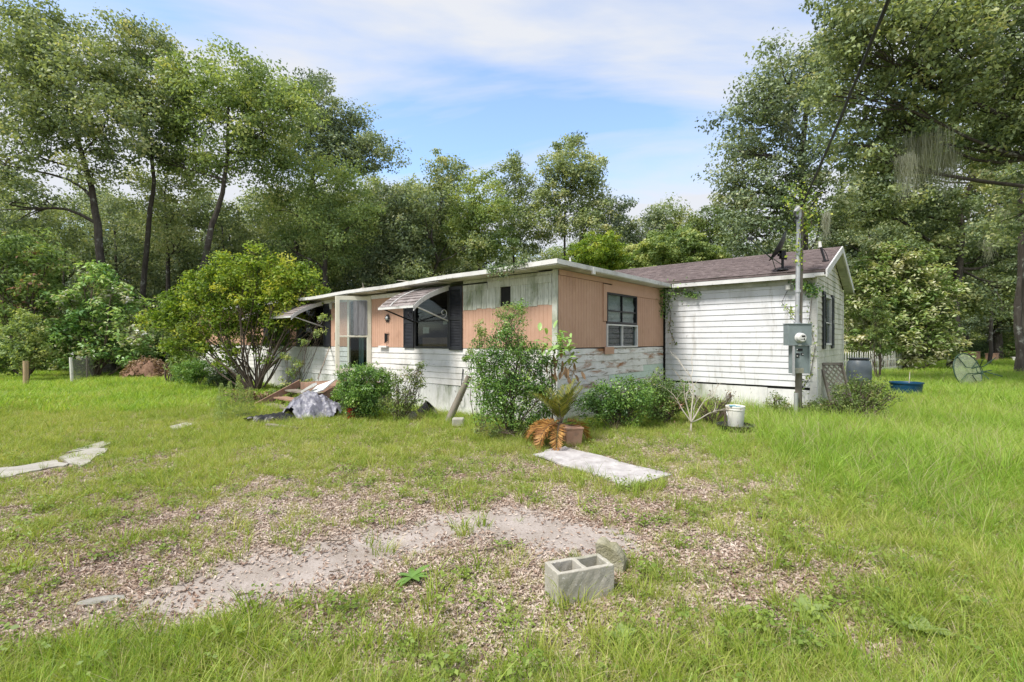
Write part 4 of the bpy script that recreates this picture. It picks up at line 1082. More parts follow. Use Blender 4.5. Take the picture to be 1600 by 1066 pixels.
bushp('round_bush', 'rounded dark green clipped bush at the left end of the house', 308, 607, [(300, 580, 17), (320, 578, 16), (285, 588, 13), (310, 592, 15)], lf_box, cr=.16, dens=.5, lpc=46, size=.05, seed=212)
bushp('round_bush', 'smaller mid green bush right of the rounded dark one', 350, 612, [(345, 588, 15), (365, 592, 14), (335, 596, 11), (355, 600, 12)], lf_bush, cr=.15, dens=.5, lpc=40, size=.05, seed=213)
# by the steps and along the wall
bushp('boxwood_bush', 'dense glossy green clipped bush beside the wooden steps', 565, 653, [(548, 588, 21), (575, 586, 22), (595, 592, 18), (540, 610, 18), (565, 612, 24, -.1), (590, 615, 20), (555, 632, 16), (582, 635, 14)], lf_box, cr=.13, dens=.55, lpc=44, size=.042, seed=220, shell=.6)
bushp('scraggly_bush', 'thin scraggly half dead bush right of the clipped one', 625, 658, [(620, 590, 14), (645, 582, 14), (655, 600, 12), (630, 612, 18), (608, 625, 15), (645, 628, 17), (625, 643, 15), (655, 568, 7)], lf_scr, cr=.13, dens=.28, lpc=26, size=.045, seed=221, stems=22, stem_r=.010, shell=.3)
bushp('tall_shrub', 'tall dense green shrub before the house corner with bright shoots on top', 797, 683, [(800, 500, 14), (790, 520, 18), (810, 530, 19), (770, 545, 22), (800, 555, 26), (830, 560, 25), (755, 575, 22), (785, 585, 29), (825, 590, 29), (760, 605, 25), (795, 615, 31), (835, 620, 25), (775, 640, 27), (815, 648, 27), (852, 600, 17), (855, 565, 15), (862, 625, 17), (850, 650, 16), (812, 478, 10), (742, 558, 10)], lf_box, cr=.15, dens=.50, lpc=38, size=.042, seed=222, stems=16, stem_r=.014, shell=.3)
bushp('tall_shrub', 'small bright yellow green shoots left of the tall shrub', 752, 676, [(750, 512, 9), (745, 535, 9), (757, 525, 8), (737, 548, 7), (730, 560, 6), (795, 482, 8), (782, 492, 8), (810, 490, 8)], lf_light, cr=.10, dens=.35, lpc=26, size=.042, seed=223, stems=6, stem_r=.008)
bushp('low_bush', 'wide dull green bush under the side window', 968, 672, [(940, 624, 23), (965, 616, 25), (992, 616, 25), (925, 641, 18), (955, 641, 23), (985, 641, 23), (1005, 631, 21), (915, 628, 14)], lf_box, cr=.15, dens=.46, lpc=42, size=.045, seed=224, stems=16, stem_r=.014, shell=.45)
bushp('low_bush', 'darker bush with brown dead top where the two wings meet', 1035, 664, [(1030, 606, 23), (1055, 611, 21), (1015, 624, 21), (1045, 631, 25), (1065, 636, 16), (1025, 644, 18)], lf_mix, cr=.15, dens=.42, lpc=38, size=.045, seed=225, stems=12)
bushp('bramble', 'brown twiggy dead bramble against the white skirting', 1110, 668, [(1090, 632, 16), (1115, 628, 18), (1140, 622, 12), (1105, 650, 14), (1135, 645, 10)], lf_dry, cr=.12, dens=.10, lpc=10, size=.035, seed=226, stems=44, stem_r=.006, twigs=8, cat='bramble')
bushp('low_bush', 'sprawling yellowish bush at the foot of the gable end', 1330, 663, [(1290, 632, 15), (1320, 622, 20), (1350, 618, 18), (1375, 610, 15), (1300, 648, 13), (1335, 642, 19), (1365, 635, 18), (1345, 600, 12), (1390, 622, 10)], lf_scr, cr=.14, dens=.32, lpc=32, size=.045, seed=227, stems=18, shell=.3)
bushp('low_bush', 'small leafy weed bush at the foot of the utility pole', 1212, 655, [(1212, 625, 12), (1225, 640, 12), (1205, 640, 11), (1260, 640, 13), (1275, 632, 10)], lf_scr, cr=.12, dens=.28, lpc=26, size=.045, seed=228, stems=10)
bushp('magnolia_shrub', 'huge pale leaved shrub behind the picket fence right of the gable', 1400, 582, [(1400, 410, 28), (1360, 430, 28), (1435, 430, 28), (1380, 460, 34), (1425, 470, 36), (1350, 485, 30), (1460, 480, 28), (1390, 510, 36), (1440, 520, 32), (1350, 535, 26), (1475, 515, 22), (1400, 550, 30), (1450, 550, 22), (1340, 455, 22), (1480, 545, 24), (1440, 400, 16), (1385, 392, 14), (1480, 455, 18)], lf_pale, cr=.42, dens=.36, lpc=40, size=.22, seed=229, stems=14, stem_r=.05, aspect=.42, up=1.6)
bushp('sapling', 'slender bright green sapling before the picket fence', 1372, 597, [(1372, 470, 9), (1365, 490, 11), (1380, 500, 10), (1370, 520, 14), (1378, 545, 12)], lf_light, cr=.2, lpc=26, size=.11, seed=230, cat='sapling')
bushp('weed_bush', 'low weeds beneath the tall shrub by the corner', 855, 688, [(835, 665, 11), (860, 668, 10), (815, 672, 9), (770, 672, 10), (745, 668, 9)], lf_scr, cr=.10, dens=.3, lpc=24, size=.04, seed=231, stems=12, stem_r=.005)
bushp('weed_bush', 'thin leafy weeds against the wall left of the steps', 452, 628, [(450, 560, 9), (460, 585, 12), (445, 600, 12), (470, 570, 8), (480, 600, 9), (430, 615, 12), (455, 618, 12), (497, 520, 10), (505, 500, 8), (480, 535, 8)], lf_light, cr=.14, dens=.18, lpc=20, size=.07, seed=232, stems=22, stem_r=.008, shell=.3)
bushp('weed_bush', 'dry brown undergrowth at the foot of the yellow green shrub', 400, 634, [(385, 620, 14), (410, 622, 14), (365, 620, 11), (430, 628, 11)], lf_dry, cr=.14, dens=.22, lpc=20, size=.06, seed=233, stems=26, stem_r=.006)

# feathery dog fennel weeds
def fennel(label, px, py, h, n, seed):
    g = G(px, py); rg = np.random.default_rng(seed); Pn = []; root = empty('fennel_weed', g); tag(root, label, 'weed', 'feathery weeds by the left bushes')
    for s in range(n):
        ox, oy = rg.normal(size=2) * .13; hh = h * rg.uniform(.6, 1); m_ = int(900 * hh)
        z = rg.random(m_) * hh; r = .11 * (1.05 - z / hh) ** .7 * np.sqrt(rg.random(m_)) + .01; a = rg.random(m_) * 6.28
        Pn.append(np.stack([ox + r * np.cos(a), oy + r * np.sin(a), z], 1))
    Pn = np.concatenate(Pn); nn = rot_basis(len(Pn), rg); V = leaf_quads(Pn, nn, .055, rg, .14, .5, -1.0)
    link('foliage', np_mesh('foliage', V, np.arange(len(V)).reshape(-1, 4), 4, lf_light, {'tint': np.repeat(rg.uniform(.2, .9, len(Pn)), 4)}), root)
fennel('tall feathery green weed nearest the round bushes', 370, 652, 1.0, 3, 1)
fennel('shorter feathery green weed to the left of the tall one', 347, 655, .8, 3, 2)

# vines on the house: strings of leaves
def vine(label, pts, spread, n, lf, size, seed, thick=.006, cat='vine'):
    rg = np.random.default_rng(seed); pts = [Vector(p) for p in pts]; o0 = pts[0].copy(); root = empty('vine', o0); tag(root, label, cat)
    ctr = []
    for _ in range(n):
        i = rg.integers(0, len(pts) - 1); q = pts[i].lerp(pts[i + 1], rg.random()) - o0; sp = spread[i] if hasattr(spread, '__len__') else spread
        ctr.append(np.array(q) + rg.normal(size=3) * sp)
    ctr = np.array(ctr); V = leaf_quads(ctr, np.tile([-.4, -.8, .5], (n, 1)), size, rg, .65, .6, .4)
    link('foliage', np_mesh('foliage', V, np.arange(len(V)).reshape(-1, 4), 4, lf, {'tint': np.repeat(rg.uniform(0, 1, n), 4)}), root)
    MB().tube([p - o0 for p in pts], thick, 5).build('stem', m_twig, root)
vine('vine lying over the flat roof edge near the corner', [W(-1.25, -.5, 3.0), W(-1.1, -.5, 2.93), W(-.8, -.48, 2.95), W(-.35, -.46, 3.03)], [.05, .07, .035], 420, lf_bush, .045, 1)
vine('vine climbing where the flat roof meets the white siding', [W(.02, YM - .15, 2.2), W(.08, YM - .2, 2.6), W(.12, YM - .25, 2.9), W(.6, YM - .12, 2.78), W(.95, YM - .1, 2.72)], [.07, .12, .14, .04], 520, lf_box, .055, 2)
vine('thin vine straggling down the white siding beside the peach wall', [W(.12, YM - .05, 2.7), W(.22, YM - .05, 2.3), W(.18, YM - .05, 1.9), W(.35, YM - .05, 1.5)], .05, 70, lf_scr, .05, 3)
vine('clump of vine under the eave at the gable corner', [W(XG - .35, YM - .12, 2.85), W(XG - .1, YM - .12, 2.75), W(XG, YM - .1, 2.6)], .07, 330, lf_box, .055, 4)
vine('thin vine running down the white corner board', [W(XG - .05, YM - .06, 2.6), W(XG - .12, YM - .06, 2.0), W(XG - .0, YM - .06, 1.5), W(XG - .1, YM - .06, .8), W(XG - .3, YM - .1, .5)], .06, 130, lf_light, .05, 5)
# ------------------------------------------------------------ prop materials
m_conc = mat('grey_concrete', [(0.3, (0.32, 0.30, 0.255)), (0.7, (0.42, 0.40, 0.35))], 5, rough=.95, bump=.25, bscale=120, dirt=[((0.20, 0.20, 0.13), 6, .50, .75, (1, 1, 1)), ((.62, .61, .57), 50, .6, .7, (1, 1, 1))])
m_mossc = mat('mossy_concrete', [(0.3, (0.20, 0.19, 0.11)), (0.7, (0.36, 0.34, 0.26))], 9, rough=.95, bump=.8, bscale=60)
m_slab = mat('pale_pavement', [(0.3, (0.27, 0.255, 0.225)), (0.7, (0.38, 0.365, 0.33))], 3, rough=.9, bump=.3, bscale=40, dirt=[(GRIME, 4, .55, .75, (1, 1, 1))])
m_foam = mat('faded_grey_board', [(0.25, (0.26, 0.24, 0.24)), (0.5, (0.38, 0.36, 0.36)), (0.75, (0.50, 0.48, 0.48))], 6, rough=.85, bump=.2, bscale=50, dirt=[((0.25, 0.22, 0.20), 9, .56, .70, (1, 1, 1)), ((.15, .11, .08), 34, .66, .72, (1, 1, 1))])
m_wood = mat('weathered_wood', [(0.3, (0.13, 0.11, 0.09)), (0.7, (0.27, 0.24, 0.20))], 6, (1, 1, .2), rough=.9, bump=.5, bscale=25, bstretch=(1, 1, .15), dirt=[(GREEN, 3, .55, .75, (1, 1, 1))])
m_redwood = mat('reddish_deck_wood', [(0.3, (0.20, 0.115, 0.08)), (0.7, (0.34, 0.21, 0.15))], 6, (1, 1, 1), rough=.85, dirt=[(GRIME, 6, .5, .8, (1, 1, 1))])
m_post = mat('tan_wood_post', [(0.3, (0.34, 0.24, 0.14)), (0.7, (0.48, 0.36, 0.23))], 9, (1, 1, .3), rough=.9)
m_galv = mat('galvanized_metal', [(0.3, (0.36, 0.37, 0.38)), (0.7, (0.52, 0.53, 0.54))], 7, rough=.45, metallic=.5, dirt=[((.2, .18, .15), 12, .6, .75, (1, 1, .4))])
m_meter = mat('blue_grey_metal', [(0.3, (0.15, 0.185, 0.19)), (0.7, (0.21, 0.25, 0.255))], 5, rough=.5, dirt=[((.30, .33, .33), 7, .58, .75, (1, 1, .4)), ((.10, .10, .08), 14, .62, .74, (1, 1, .5))])
m_pink = mat('white_bucket_plastic', [(0.3, (0.66, 0.65, 0.61)), (0.7, (0.78, 0.77, 0.73))], 5, rough=.4, dirt=[((.28, .22, .14), 10, .56, .68, (1, 1, .6))])
m_terra = mat('faded_terracotta', [(0.3, (0.33, 0.19, 0.13)), (0.7, (0.46, 0.29, 0.21))], 4, rough=.85, dirt=[((.20, .15, .11), 5, .55, .75, (1, 1, 1))])
m_blue = mat('blue_plastic', [(0.3, (0.004, 0.035, 0.085)), (0.7, (0.009, 0.065, 0.14))], 5, rough=.4, dirt=[((.04, .08, .10), 7, .55, .75, (1, 1, 1))])
m_barrel = mat('dark_slate_plastic', [(0.3, (0.055, 0.07, 0.085)), (0.7, (0.10, 0.12, 0.135))], 4, rough=.45, dirt=[((.12, .13, .12), 6, .56, .75, (1, 1, 1))])
m_red = mat('red_plastic', [(0.3, (0.42, 0.02, 0.02)), (0.7, (0.55, 0.04, 0.035))], 6, rough=.5)
m_tarp = mat('faded_blue_grey_tarp', [(0.3, (0.09, 0.09, 0.12)), (0.5, (0.17, 0.17, 0.21)), (0.7, (0.33, 0.33, 0.36))], 7, rough=.4, bump=.3, bscale=25, dirt=[((.09, .085, .09), 4, .56, .66, (1, 1, 1))])
m_picket = mat('chipped_white_picket', [(0.3, (0.55, 0.54, 0.49)), (0.7, (0.72, 0.71, 0.66))], 8, rough=.7, dirt=[((.25, .23, .18), 7, .52, .7, (1, 1, .4))])
m_wire = mat('grey_fence_wire', [(0.3, (0.16, 0.165, 0.15)), (0.7, (0.27, 0.27, 0.25))], 9, rough=.6, metallic=.3)
m_rock = mat('pale_grey_stone', [(0.3, (0.20, 0.19, 0.17)), (0.7, (0.34, 0.33, 0.30))], 8, rough=.9, bump=.5)
m_dirt = mat('red_brown_debris', [(0.3, (0.12, 0.065, 0.04)), (0.7, (0.26, 0.16, 0.11))], 9, rough=.95, bump=.8)
m_tglass = mat('algae_green_glass', [(.3, (.34, .40, .25)), (.7, (.47, .52, .36))], 3, rough=.3)
m_tglass.node_tree.nodes['Principled BSDF'].inputs['Alpha'].default_value = .40
m_tframe = mat('dark_green_metal', [(0.3, (0.02, 0.05, 0.03)), (0.7, (0.045, 0.085, 0.055))], 6, rough=.5)
m_wht = mat('white_enamel', [(0.3, (0.62, 0.62, 0.6)), (0.7, (0.76, 0.76, 0.74))], 4, rough=.4)
m_yw = mat('yellowed_white', [(0.3, (0.28, 0.27, 0.22)), (0.7, (0.42, 0.41, 0.36))], 6, rough=.6)
m_amber = mat('grey_meter_face', [(0.3, (0.50, 0.50, 0.48)), (0.7, (0.62, 0.62, 0.60))], 6, rough=.4)
def gpos(px, py): g = G(px, py); g.z = gzf(g.x, g.y); return g

# ---- concrete blocks
g = gpos(905, 934); root = empty('cinder_block', g, R(21)); tag(root, 'intact grey two hole cinder block standing upright in the foreground', 'cinder block')
def block_mesh():
    L2, W2_, Hh, w = .195, .095, .195, .03; xs = [-L2, -L2 + w, -w / 2, w / 2, L2 - w, L2]; ys = [-W2_, -W2_ + w, W2_ - w, W2_]
    mb = MB()
    for i in range(5):
        for j in range(3):
            if j == 1 and i in (1, 3): continue
            mb.box(xs[i], xs[i + 1], ys[j], ys[j + 1], 0, Hh)
    return mb
import bmesh
def clean_build(mb, name, m, parent, bevel, seed=0, amp=.002):
    o = mb.build(name, m, parent); bm = bmesh.new(); bm.from_mesh(o.data)
    bmesh.ops.remove_doubles(bm, verts=bm.verts, dist=1e-4)
    seen = {}; dele = []
    for f in bm.faces:
        c = tuple(round(q, 4) for q in f.calc_center_median())
        if c in seen: dele += [f, seen[c]]
        seen[c] = f
    bmesh.ops.delete(bm, geom=list(set(dele)), context='FACES_ONLY')
    bmesh.ops.recalc_face_normals(bm, faces=bm.faces)
    bmesh.ops.subdivide_edges(bm, edges=[e for e in bm.edges if e.calc_length() > .06], cuts=3, use_grid_fill=True)
    rs = random.Random(seed)
    for v in bm.verts: v.co += Vector((rs.uniform(-amp, amp), rs.uniform(-amp, amp), rs.uniform(-amp, amp)))
    bm.to_mesh(o.data); bm.free()
    if bevel:
        bv = o.modifiers.new('bevel', 'BEVEL'); bv.width = bevel; bv.segments = 2; bv.limit_method = 'ANGLE'; bv.angle_limit = R(50)
    return o
o = clean_build(block_mesh(), 'block', m_conc, root, .005); o.location.z = -.01; o.rotation_euler = (R(-1.5), R(1.0), 0)
g = gpos(955, 893); root = empty('broken_cinder_block', g, R(-30)); tag(root, 'broken mossy end of a cinder block behind the intact one', 'cinder block')
mb = MB(); n = 14
pr = [(-.095, 0), (.105, 0), (.10, .06), (.085, .10), (.055, .135), (.02, .15), (-.02, .165), (-.06, .172), (-.095, .165)]
mb.v = [(a, -.055, z) for a, z in pr] + [(a, .05, z + .012 * math.sin(a * 60)) for a, z in pr]; k = len(pr)
mb.f = [tuple(range(k)), tuple(range(k, 2 * k))[::-1]] + [(i, (i + 1) % k, k + (i + 1) % k, k + i) for i in range(k)]
o = clean_build(mb, 'block', m_mossc, root, .004, 3, .004)

# ---- sheet of board on the ground
c = [gpos(833, 713), gpos(880, 700), gpos(1050, 746), gpos(983, 764)]
ctr = sum(c, Vector()) / 4; root = None
mb = MB(); nb = 24; rs = random.Random(4); lo = []; 
for i in range(nb + 1):
    for j in range(9):
        a = c[0].lerp(c[3], i / nb); b = c[1].lerp(c[2], i / nb); q = a.lerp(b, j / 8) - ctr
        if i == 0: q.x += .05 * math.sin(j * 1.1)
        q.z = .035 + .012 * math.sin(i * .5) * math.cos(j * .5) + rs.uniform(-.001, .001); lo.append(q)
for q in lo: mb.v.append(tuple(q))
for q in lo: mb.v.append((q.x, q.y, q.z - .022))
N = len(lo)
for i in range(nb):
    for j in range(8):
        q = i * 9 + j; mb.f += [(q, q + 1, q + 10, q + 9), (N + q, N + q + 9, N + q + 10, N + q + 1)]
per = [j for j in range(9)] + [i * 9 + 8 for i in range(1, nb + 1)] + [nb * 9 + j for j in range(7, -1, -1)] + [i * 9 for i in range(nb - 1, 0, -1)]
for a, b in zip(per, per[1:] + per[:1]): mb.f.append((a, b, N + b, N + a))
o = mb.build('board_sheet', m_foam, None); o.location = ctr; tag(o, 'long warped grey board lying flat on the grass before the planter', 'board')

# ---- pavement slabs on the left
def slabp(lbl, pts, seed=0):
    w = [gpos(*q) for q in pts]; cc = sum(w, Vector()) / len(w); mb = MB(); n = len(w); rs = random.Random(seed)
    ring = []
    for a, b in zip(w, w[1:] + w[:1]):
        for j in range(5):
            q = a.lerp(b, j / 5) - cc; ring.append(q + Vector((rs.uniform(-.03, .03), rs.uniform(-.03, .03), 0)))
    k = len(ring); mb.v = [(q.x, q.y, .035) for q in ring] + [(q.x, q.y, -.05) for q in ring]
    mb.f = [tuple(range(k)), tuple(range(k, 2 * k))[::-1]] + [(i, (i + 1) % k, k + (i + 1) % k, k + i) for i in range(k)]
    o = mb.build('path_slab', m_slab, None); o.location = cc; tag(o, lbl, 'paving slab', 'cracked pale slabs sunk in the left lawn')
slabp('largest cracked pale slab at the left edge of the lawn', [(-70, 752), (-60, 733), (20, 727), (85, 716), (108, 723), (60, 731), (10, 742)])
slabp('middle pale slab partly overgrown on the left lawn', [(88, 712), (150, 696), (168, 700), (125, 726)])
slabp('narrow pale slab end farthest up the left lawn path', [(100, 705), (160, 687), (172, 690), (155, 697)])
slabp('small pale slab showing alone in the grass before the weeds', [(262, 668), (290, 661), (302, 664), (275, 672)])

# ---- utility pole
D = 9.8; b0 = P(1245, 648, D); b0.z = 0; root = empty('utility_pole', b0); tag(root, 'grey service pole with conduit, round electric meter and open breaker box before the white siding', 'utility pole')
zt = P(0, 320, D).z
MB().tube([(.07, .06, -.2), (.075, .06, 1.5), (.095, .06, 3), (.115, .06, zt - .02)], [.066, .062, .058, .052], 12).build('post', m_wood, root, smooth=True)
MB().tube([(-.04, -.05, -.1), (-.045, -.05, .55)], .04, 12).build('conduit', m_galv, root, smooth=True)
MB().tube([(-.02, -.04, 1.9), (-.0, -.04, 3.0), (.015, -.04, zt - .25)], .040, 14).tube([(-.003, -.04, 2.58), (-.003, -.04, 2.63)], .056, 14).tube([(-.02, -.04, 1.9), (-.02, -.04, 1.99)], .058, 14).build('conduit', m_galv, root, smooth=True)
MB().tube([(.015, -.04, zt - .28), (.015, -.04, zt - .15), (-.04, -.1, zt - .10), (-.13, -.16, zt - .2)], [.05, .055, .055, .04], 12).build('weatherhead', m_galv, root, smooth=True)
MB().tube([(-.13, -.16, zt - .2), (-.2, -.2, zt - .33), (-.12, -.15, zt - .42), (.0, 0, zt - .2), (.05, .02, zt - .08)], .012, 6).tube([(-.13, -.16, zt - .2), (-.16, -.25, zt - .3), (-.04, -.1, zt - .32), (.06, 0, zt - .05)], .010, 6).build('service_cable', m_blackm, root)
MB().lathe([(.0, 0), (.03, 0), (.045, .03), (.03, .06), (.045, .09), (0, .12)], 10, (.0, -.06, zt - .14)).build('insulator', m_blackm, root)
zA, zB, zC = P(0, 506, D).z, P(0, 540, D).z, P(0, 583, D).z
xa, xb = (1223 - 1245) / F * D, (1259 - 1245) / F * D
mb = MB().box(xa, xb, -.20, -.02, zB + .003, zA - .02); mb.box(xa - .012, xb + .012, -.215, -.02, zA - .018, zA)
mx = mb.build('meter_box', m_meter, root, bevel=.004)
mcx, mcz = (1240 - 1245) / F * D, P(0, 528, D).z
lat = [(0.098, 0), (.098, .02), (.088, .03), (.088, .09), (.07, .11), (0, .112)]
mm = MB().lathe(lat, 28).map(lambda x, y, z: (mcx + x, -.2 - z, mcz + y)); mm.build('meter', m_amber, mx, smooth=True)
MB().box(mcx - .02, mcx + .045, -.316, -.312, mcz + .015, mcz + .045).box(mcx + .02, mcx + .04, -.316, -.312, mcz - .04, mcz - .01).box(mcx - .05, mcx + .03, -.316, -.312, mcz - .03, mcz - .025).build('meter_display', m_blackm, mx)
xa2 = (1231 - 1245) / F * D
mb = MB().box(xa2, xb - .02, -.16, -.02, zC, zB).box(xb - .045, xb - .02, -.19, -.16, zC, zB).box(xa2, xa2 + .03, -.18, -.16, zC, zB)
bx_ = mb.build('breaker_box', m_meter, root, bevel=.003)
for (u, v, w_, h_) in ((.10, .06, .10, .05), (.07, .15, .07, .045), (.16, .15, .06, .045), (.07, .20, .06, .04)):
    MB().box(xa2 + u, xa2 + u + w_, -.168, -.162, zB - v - h_, zB - v).build('breaker', m_blackm, bx_)
MB().box(xa2 + .08, xa2 + .095, -.178, -.168, zB - .085, zB - .07).box(xa2 + .19, xa2 + .21, -.178, -.168, zB - .18, zB - .165).box(xa2 + .08, xa2 + .10, -.178, -.168, zB - .215, zB - .20).build('breaker_switch', m_wht, bx_)
MB().box(xa2 + .05, xa2 + .22, -.168, -.162, zC + .01, zC + .11).build('wiring_label', m_conc, bx_)
MB().box(0, .012, -.22, 0, zC - .04, zB - .01).map(lambda x, y, z: (xa2 - .002 + x * .94 + y * .34 - .0, -.16 + y * .9, z)).build('breaker_door', m_galv, bx_)
MB().box(mcx - .02, mcx + .03, -.22, -.2, zB + .0, zB + .02).build('meter_seal', m_wht, mx)
# loose wires on the pole's right
MB().tube([(.2, .35, 2.9), (.18, .3, 2.2), (.2, .3, 1.2), (.25, .3, .8)], .006, 5).tube([(.12, .3, 1.9), (.28, .3, 1.85), (.33, .3, 1.6), (.3, .3, 1.3)], .006, 5).build('loose_wire', m_blackm, root)
MB().tube([(.25 + .13 * math.cos(t_ * .7) * (1 - t_ * .03), .3, .72 + .10 * math.sin(t_ * .7)) for t_ in range(20)], .007, 5).build('coiled_cable', m_blackm, root)

# overhead lines
pt = b0 + Vector((.08, 0, zt - .06))
def line_obj(label, a, b, sag, r, n=40, twist=False):
    mb = MB(); pts = [a.lerp(b, i / n) - Vector((0, 0, sag * 4 * (i / n) * (1 - i / n))) for i in range(n + 1)]
    mb.tube([p - a for p in pts], r, 8)
    if twist:
        mb.tube([p - a + Vector((.016 * math.cos(i * 1.4), .0, .016 * math.sin(i * 1.4))) for i, p in enumerate(pts)], r * .6, 6)
    o = mb.build('power_line', m_blackm, None, smooth=True); o.location = a; tag(o, label, 'cable', 'overhead lines to the service pole')
e1 = P(1388, 0, 4.6) + Vector((0, 0, .35 * 4 * .45 * .55)); d1 = (e1 - pt) / .45; line_obj('thick black twisted service cable rising from the pole to the top edge', pt, pt + d1, .35, .018, 60, True)
e2 = P(1482, -10, 5.2) + Vector((0, 0, .2)); d2_ = (e2 - pt) / .5; line_obj('thin black line running behind the leaves to the upper right', pt + Vector((.03, 0, .02)), pt + d2_, .20, .006, 50)
# vine round the pole head
vine('yellow green vine wrapped round the top of the service pole', [b0 + Vector((.03, -.05, zt - 1.25)), b0 + Vector((-.02, -.08, zt - .8)), b0 + Vector((.05, -.08, zt - .4)), b0 + Vector((.08, -.05, zt)), b0 + Vector((-.05, -.1, zt + .28)), b0 + Vector((-.22, -.1, zt + .1))], [.06, .12, .20, .20, .14], 330, lf_yel, .06, 7)
vine('yellow green trailing vine just right of the pole head', [b0 + Vector((.1, 0, zt + .3)), b0 + Vector((.24, 0, zt + .0)), b0 + Vector((.30, 0, zt - .4)), b0 + Vector((.16, 0, zt - .62))], [.10, .10, .06], 150, lf_yel, .055, 8)
vine('small leafy sprig hanging left of the meter box', [b0 + Vector((-.22, 0, 2.3)), b0 + Vector((-.12, 0, 2.2)), b0 + Vector((-.04, 0, 2.1))], .05, 46, lf_light, .06, 9)

# ---- satellite dish on the roof
q = L(P(1217, 414, 10.35)); q.y = max(q.y, YM - .12); q.z = EAVE + .09 + (q.y - (YM - .27)) * (RIDGE - EAVE + .04) / (YMID - YM + .27)
root = empty('satellite_dish', W(q.x, q.y, q.z)); tag(root, 'black satellite dish on a stubby mast near the roof edge', 'satellite dish')
MB().lathe([(.11, -.01), (.10, .015), (.04, .04), (0, .045)], 12).build('mount_base', m_blackm, root)
MB().tube([(0, 0, 0), (0, 0, .30)], .028, 10).build('mast', m_blackm, root, smooth=True)
MB().box(-.05, .05, -.05, .05, .24, .42).box(-.1, .02, -.03, .03, .30, .36).box(.0, .09, -.02, .02, .22, .28).build('bracket', m_blackm, root, bevel=.006)
ax = Vector((-.80, .36, .45)).normalized(); u = Vector((.48, .87, 0)); u = (u - ax * u.dot(ax)).normalized(); v = ax.cross(u); ce = Vector((-.075, -.02, .50)); mb = MB(); nr, na = 7, 28
for layer in (0, 1):
    for i in range(nr + 1):
        for j in range(na):
            a = 2 * math.pi * j / na; r = i / nr; p_ = ce + u * (.31 * r * math.cos(a)) + v * (.36 * r * math.sin(a)) + ax * (.09 * r * r - .035 - .014 * layer); mb.v.append(tuple(p_))
S_ = (nr + 1) * na
for layer in (0, 1):
    for i in range(nr):
        for j in range(na):
            j2 = (j + 1) % na; o_ = layer * S_; mb.f.append((o_ + i * na + j, o_ + i * na + j2, o_ + (i + 1) * na + j2, o_ + (i + 1) * na + j))
for j in range(na): j2 = (j + 1) % na; mb.f.append((nr * na + j, nr * na + j2, S_ + nr * na + j2, S_ + nr * na + j))
mb.build('dish', m_black, root, smooth=True)
a = ce - v * (.30 if v.z > 0 else -.30); e = P(1172, 374, 10.0) - Vector(root.location)
MB().tube([a, e], .012, 8).tube([Vector((0, 0, .1)), a.lerp(e, .25)], .008, 6).tube([Vector((-.1, .1, .02)), a], .008, 6).build('feed_arm', m_tframe, root)
MB().box(-.05, .05, -.025, .025, -.02, .04).map(lambda x, y, z: tuple(Vector((x, y, z)) + e)).build('receiver', m_blackm, root, bevel=.006)

# ---- bucket on a black tray
g = gpos(1149, 676); root = empty('bucket', g + Vector((0, 0, .08))); tag(root, 'stained white plastic bucket standing on the black tray', 'bucket')
s = 1.0
MB().lathe([(0, .004), (.125, 0), (.13, .01), (.150, .28), (.158, .285), (.158, .30), (.152, .302), (.153, .325), (.160, .327), (.160, .352), (.15, .355), (.146, .35), (.138, .30), (.12, .02), (0, .02)], 32).build('pail', m_pink, root, smooth=True)
MB().tube([(-.165, 0, .30), (-.17, -.07, .2), (-.16, -.11, .1), (-.15, -.12, .06)], .005, 6).build('handle', m_galv, root)
MB().box(-.14, -.03, -.12, -.05, .345, .372).box(-.06, .03, -.15, -.09, .35, .367).build('blue_rag', mat('pale_blue_rag', [(.3, (.08, .22, .30)), (.7, (.16, .34, .42))], 9), root, bevel=.01)
root2 = empty('plant_tray', g + Vector((0, 0, .05))); tag(root2, 'round black plastic tray under the white bucket', 'tray')
MB().lathe([(0, .03), (.27, .03), (.30, .06), (.315, .06), (.29, .0), (0, .0)], 32).build('tray', m_blackm, root2, smooth=True)
MB().tube([(-.19, -.02, .05), (-.19, -.03, .34)], .018, 6).build('stick', m_twig, root2)
# ---- pale bare twig shrub
g = gpos(1080, 678); root = empty('bare_shrub', g); tag(root, 'bleached bare twig shrub left of the white bucket', 'shrub'); mb = MB(); rs = random.Random(12)
def tw(a, b, r, depth):
    pts = curve_pts(a, b, 6, .13, rs=rs); mb.tube(pts, [r * (1 - .55 * j / 6) for j in range(7)], 6)
    if depth:
        for _ in range(3):
            s0 = pts[rs.randint(3, 6)]; dr = (b - a).normalized(); e = s0 + (dr + Vector((rs.uniform(-1, 1), rs.uniform(-1, 1), rs.uniform(-.4, .8)))).normalized() * (b - a).length * rs.uniform(.35, .6); tw(s0, e, r * .5, depth - 1)
tw(Vector((0, 0, 0)), Vector((0, 0, .2)), .022, 0)
for e in ((-.12, 0, .85), (.32, -.1, .62), (-.22, .05, .55), (.45, 0, .35), (-.05, .1, 1.1), (.12, .1, .5)): tw(Vector((0, 0, .18)), Vector(e), .013, 2)
mb.build('stem', m_bone, root, smooth=True)

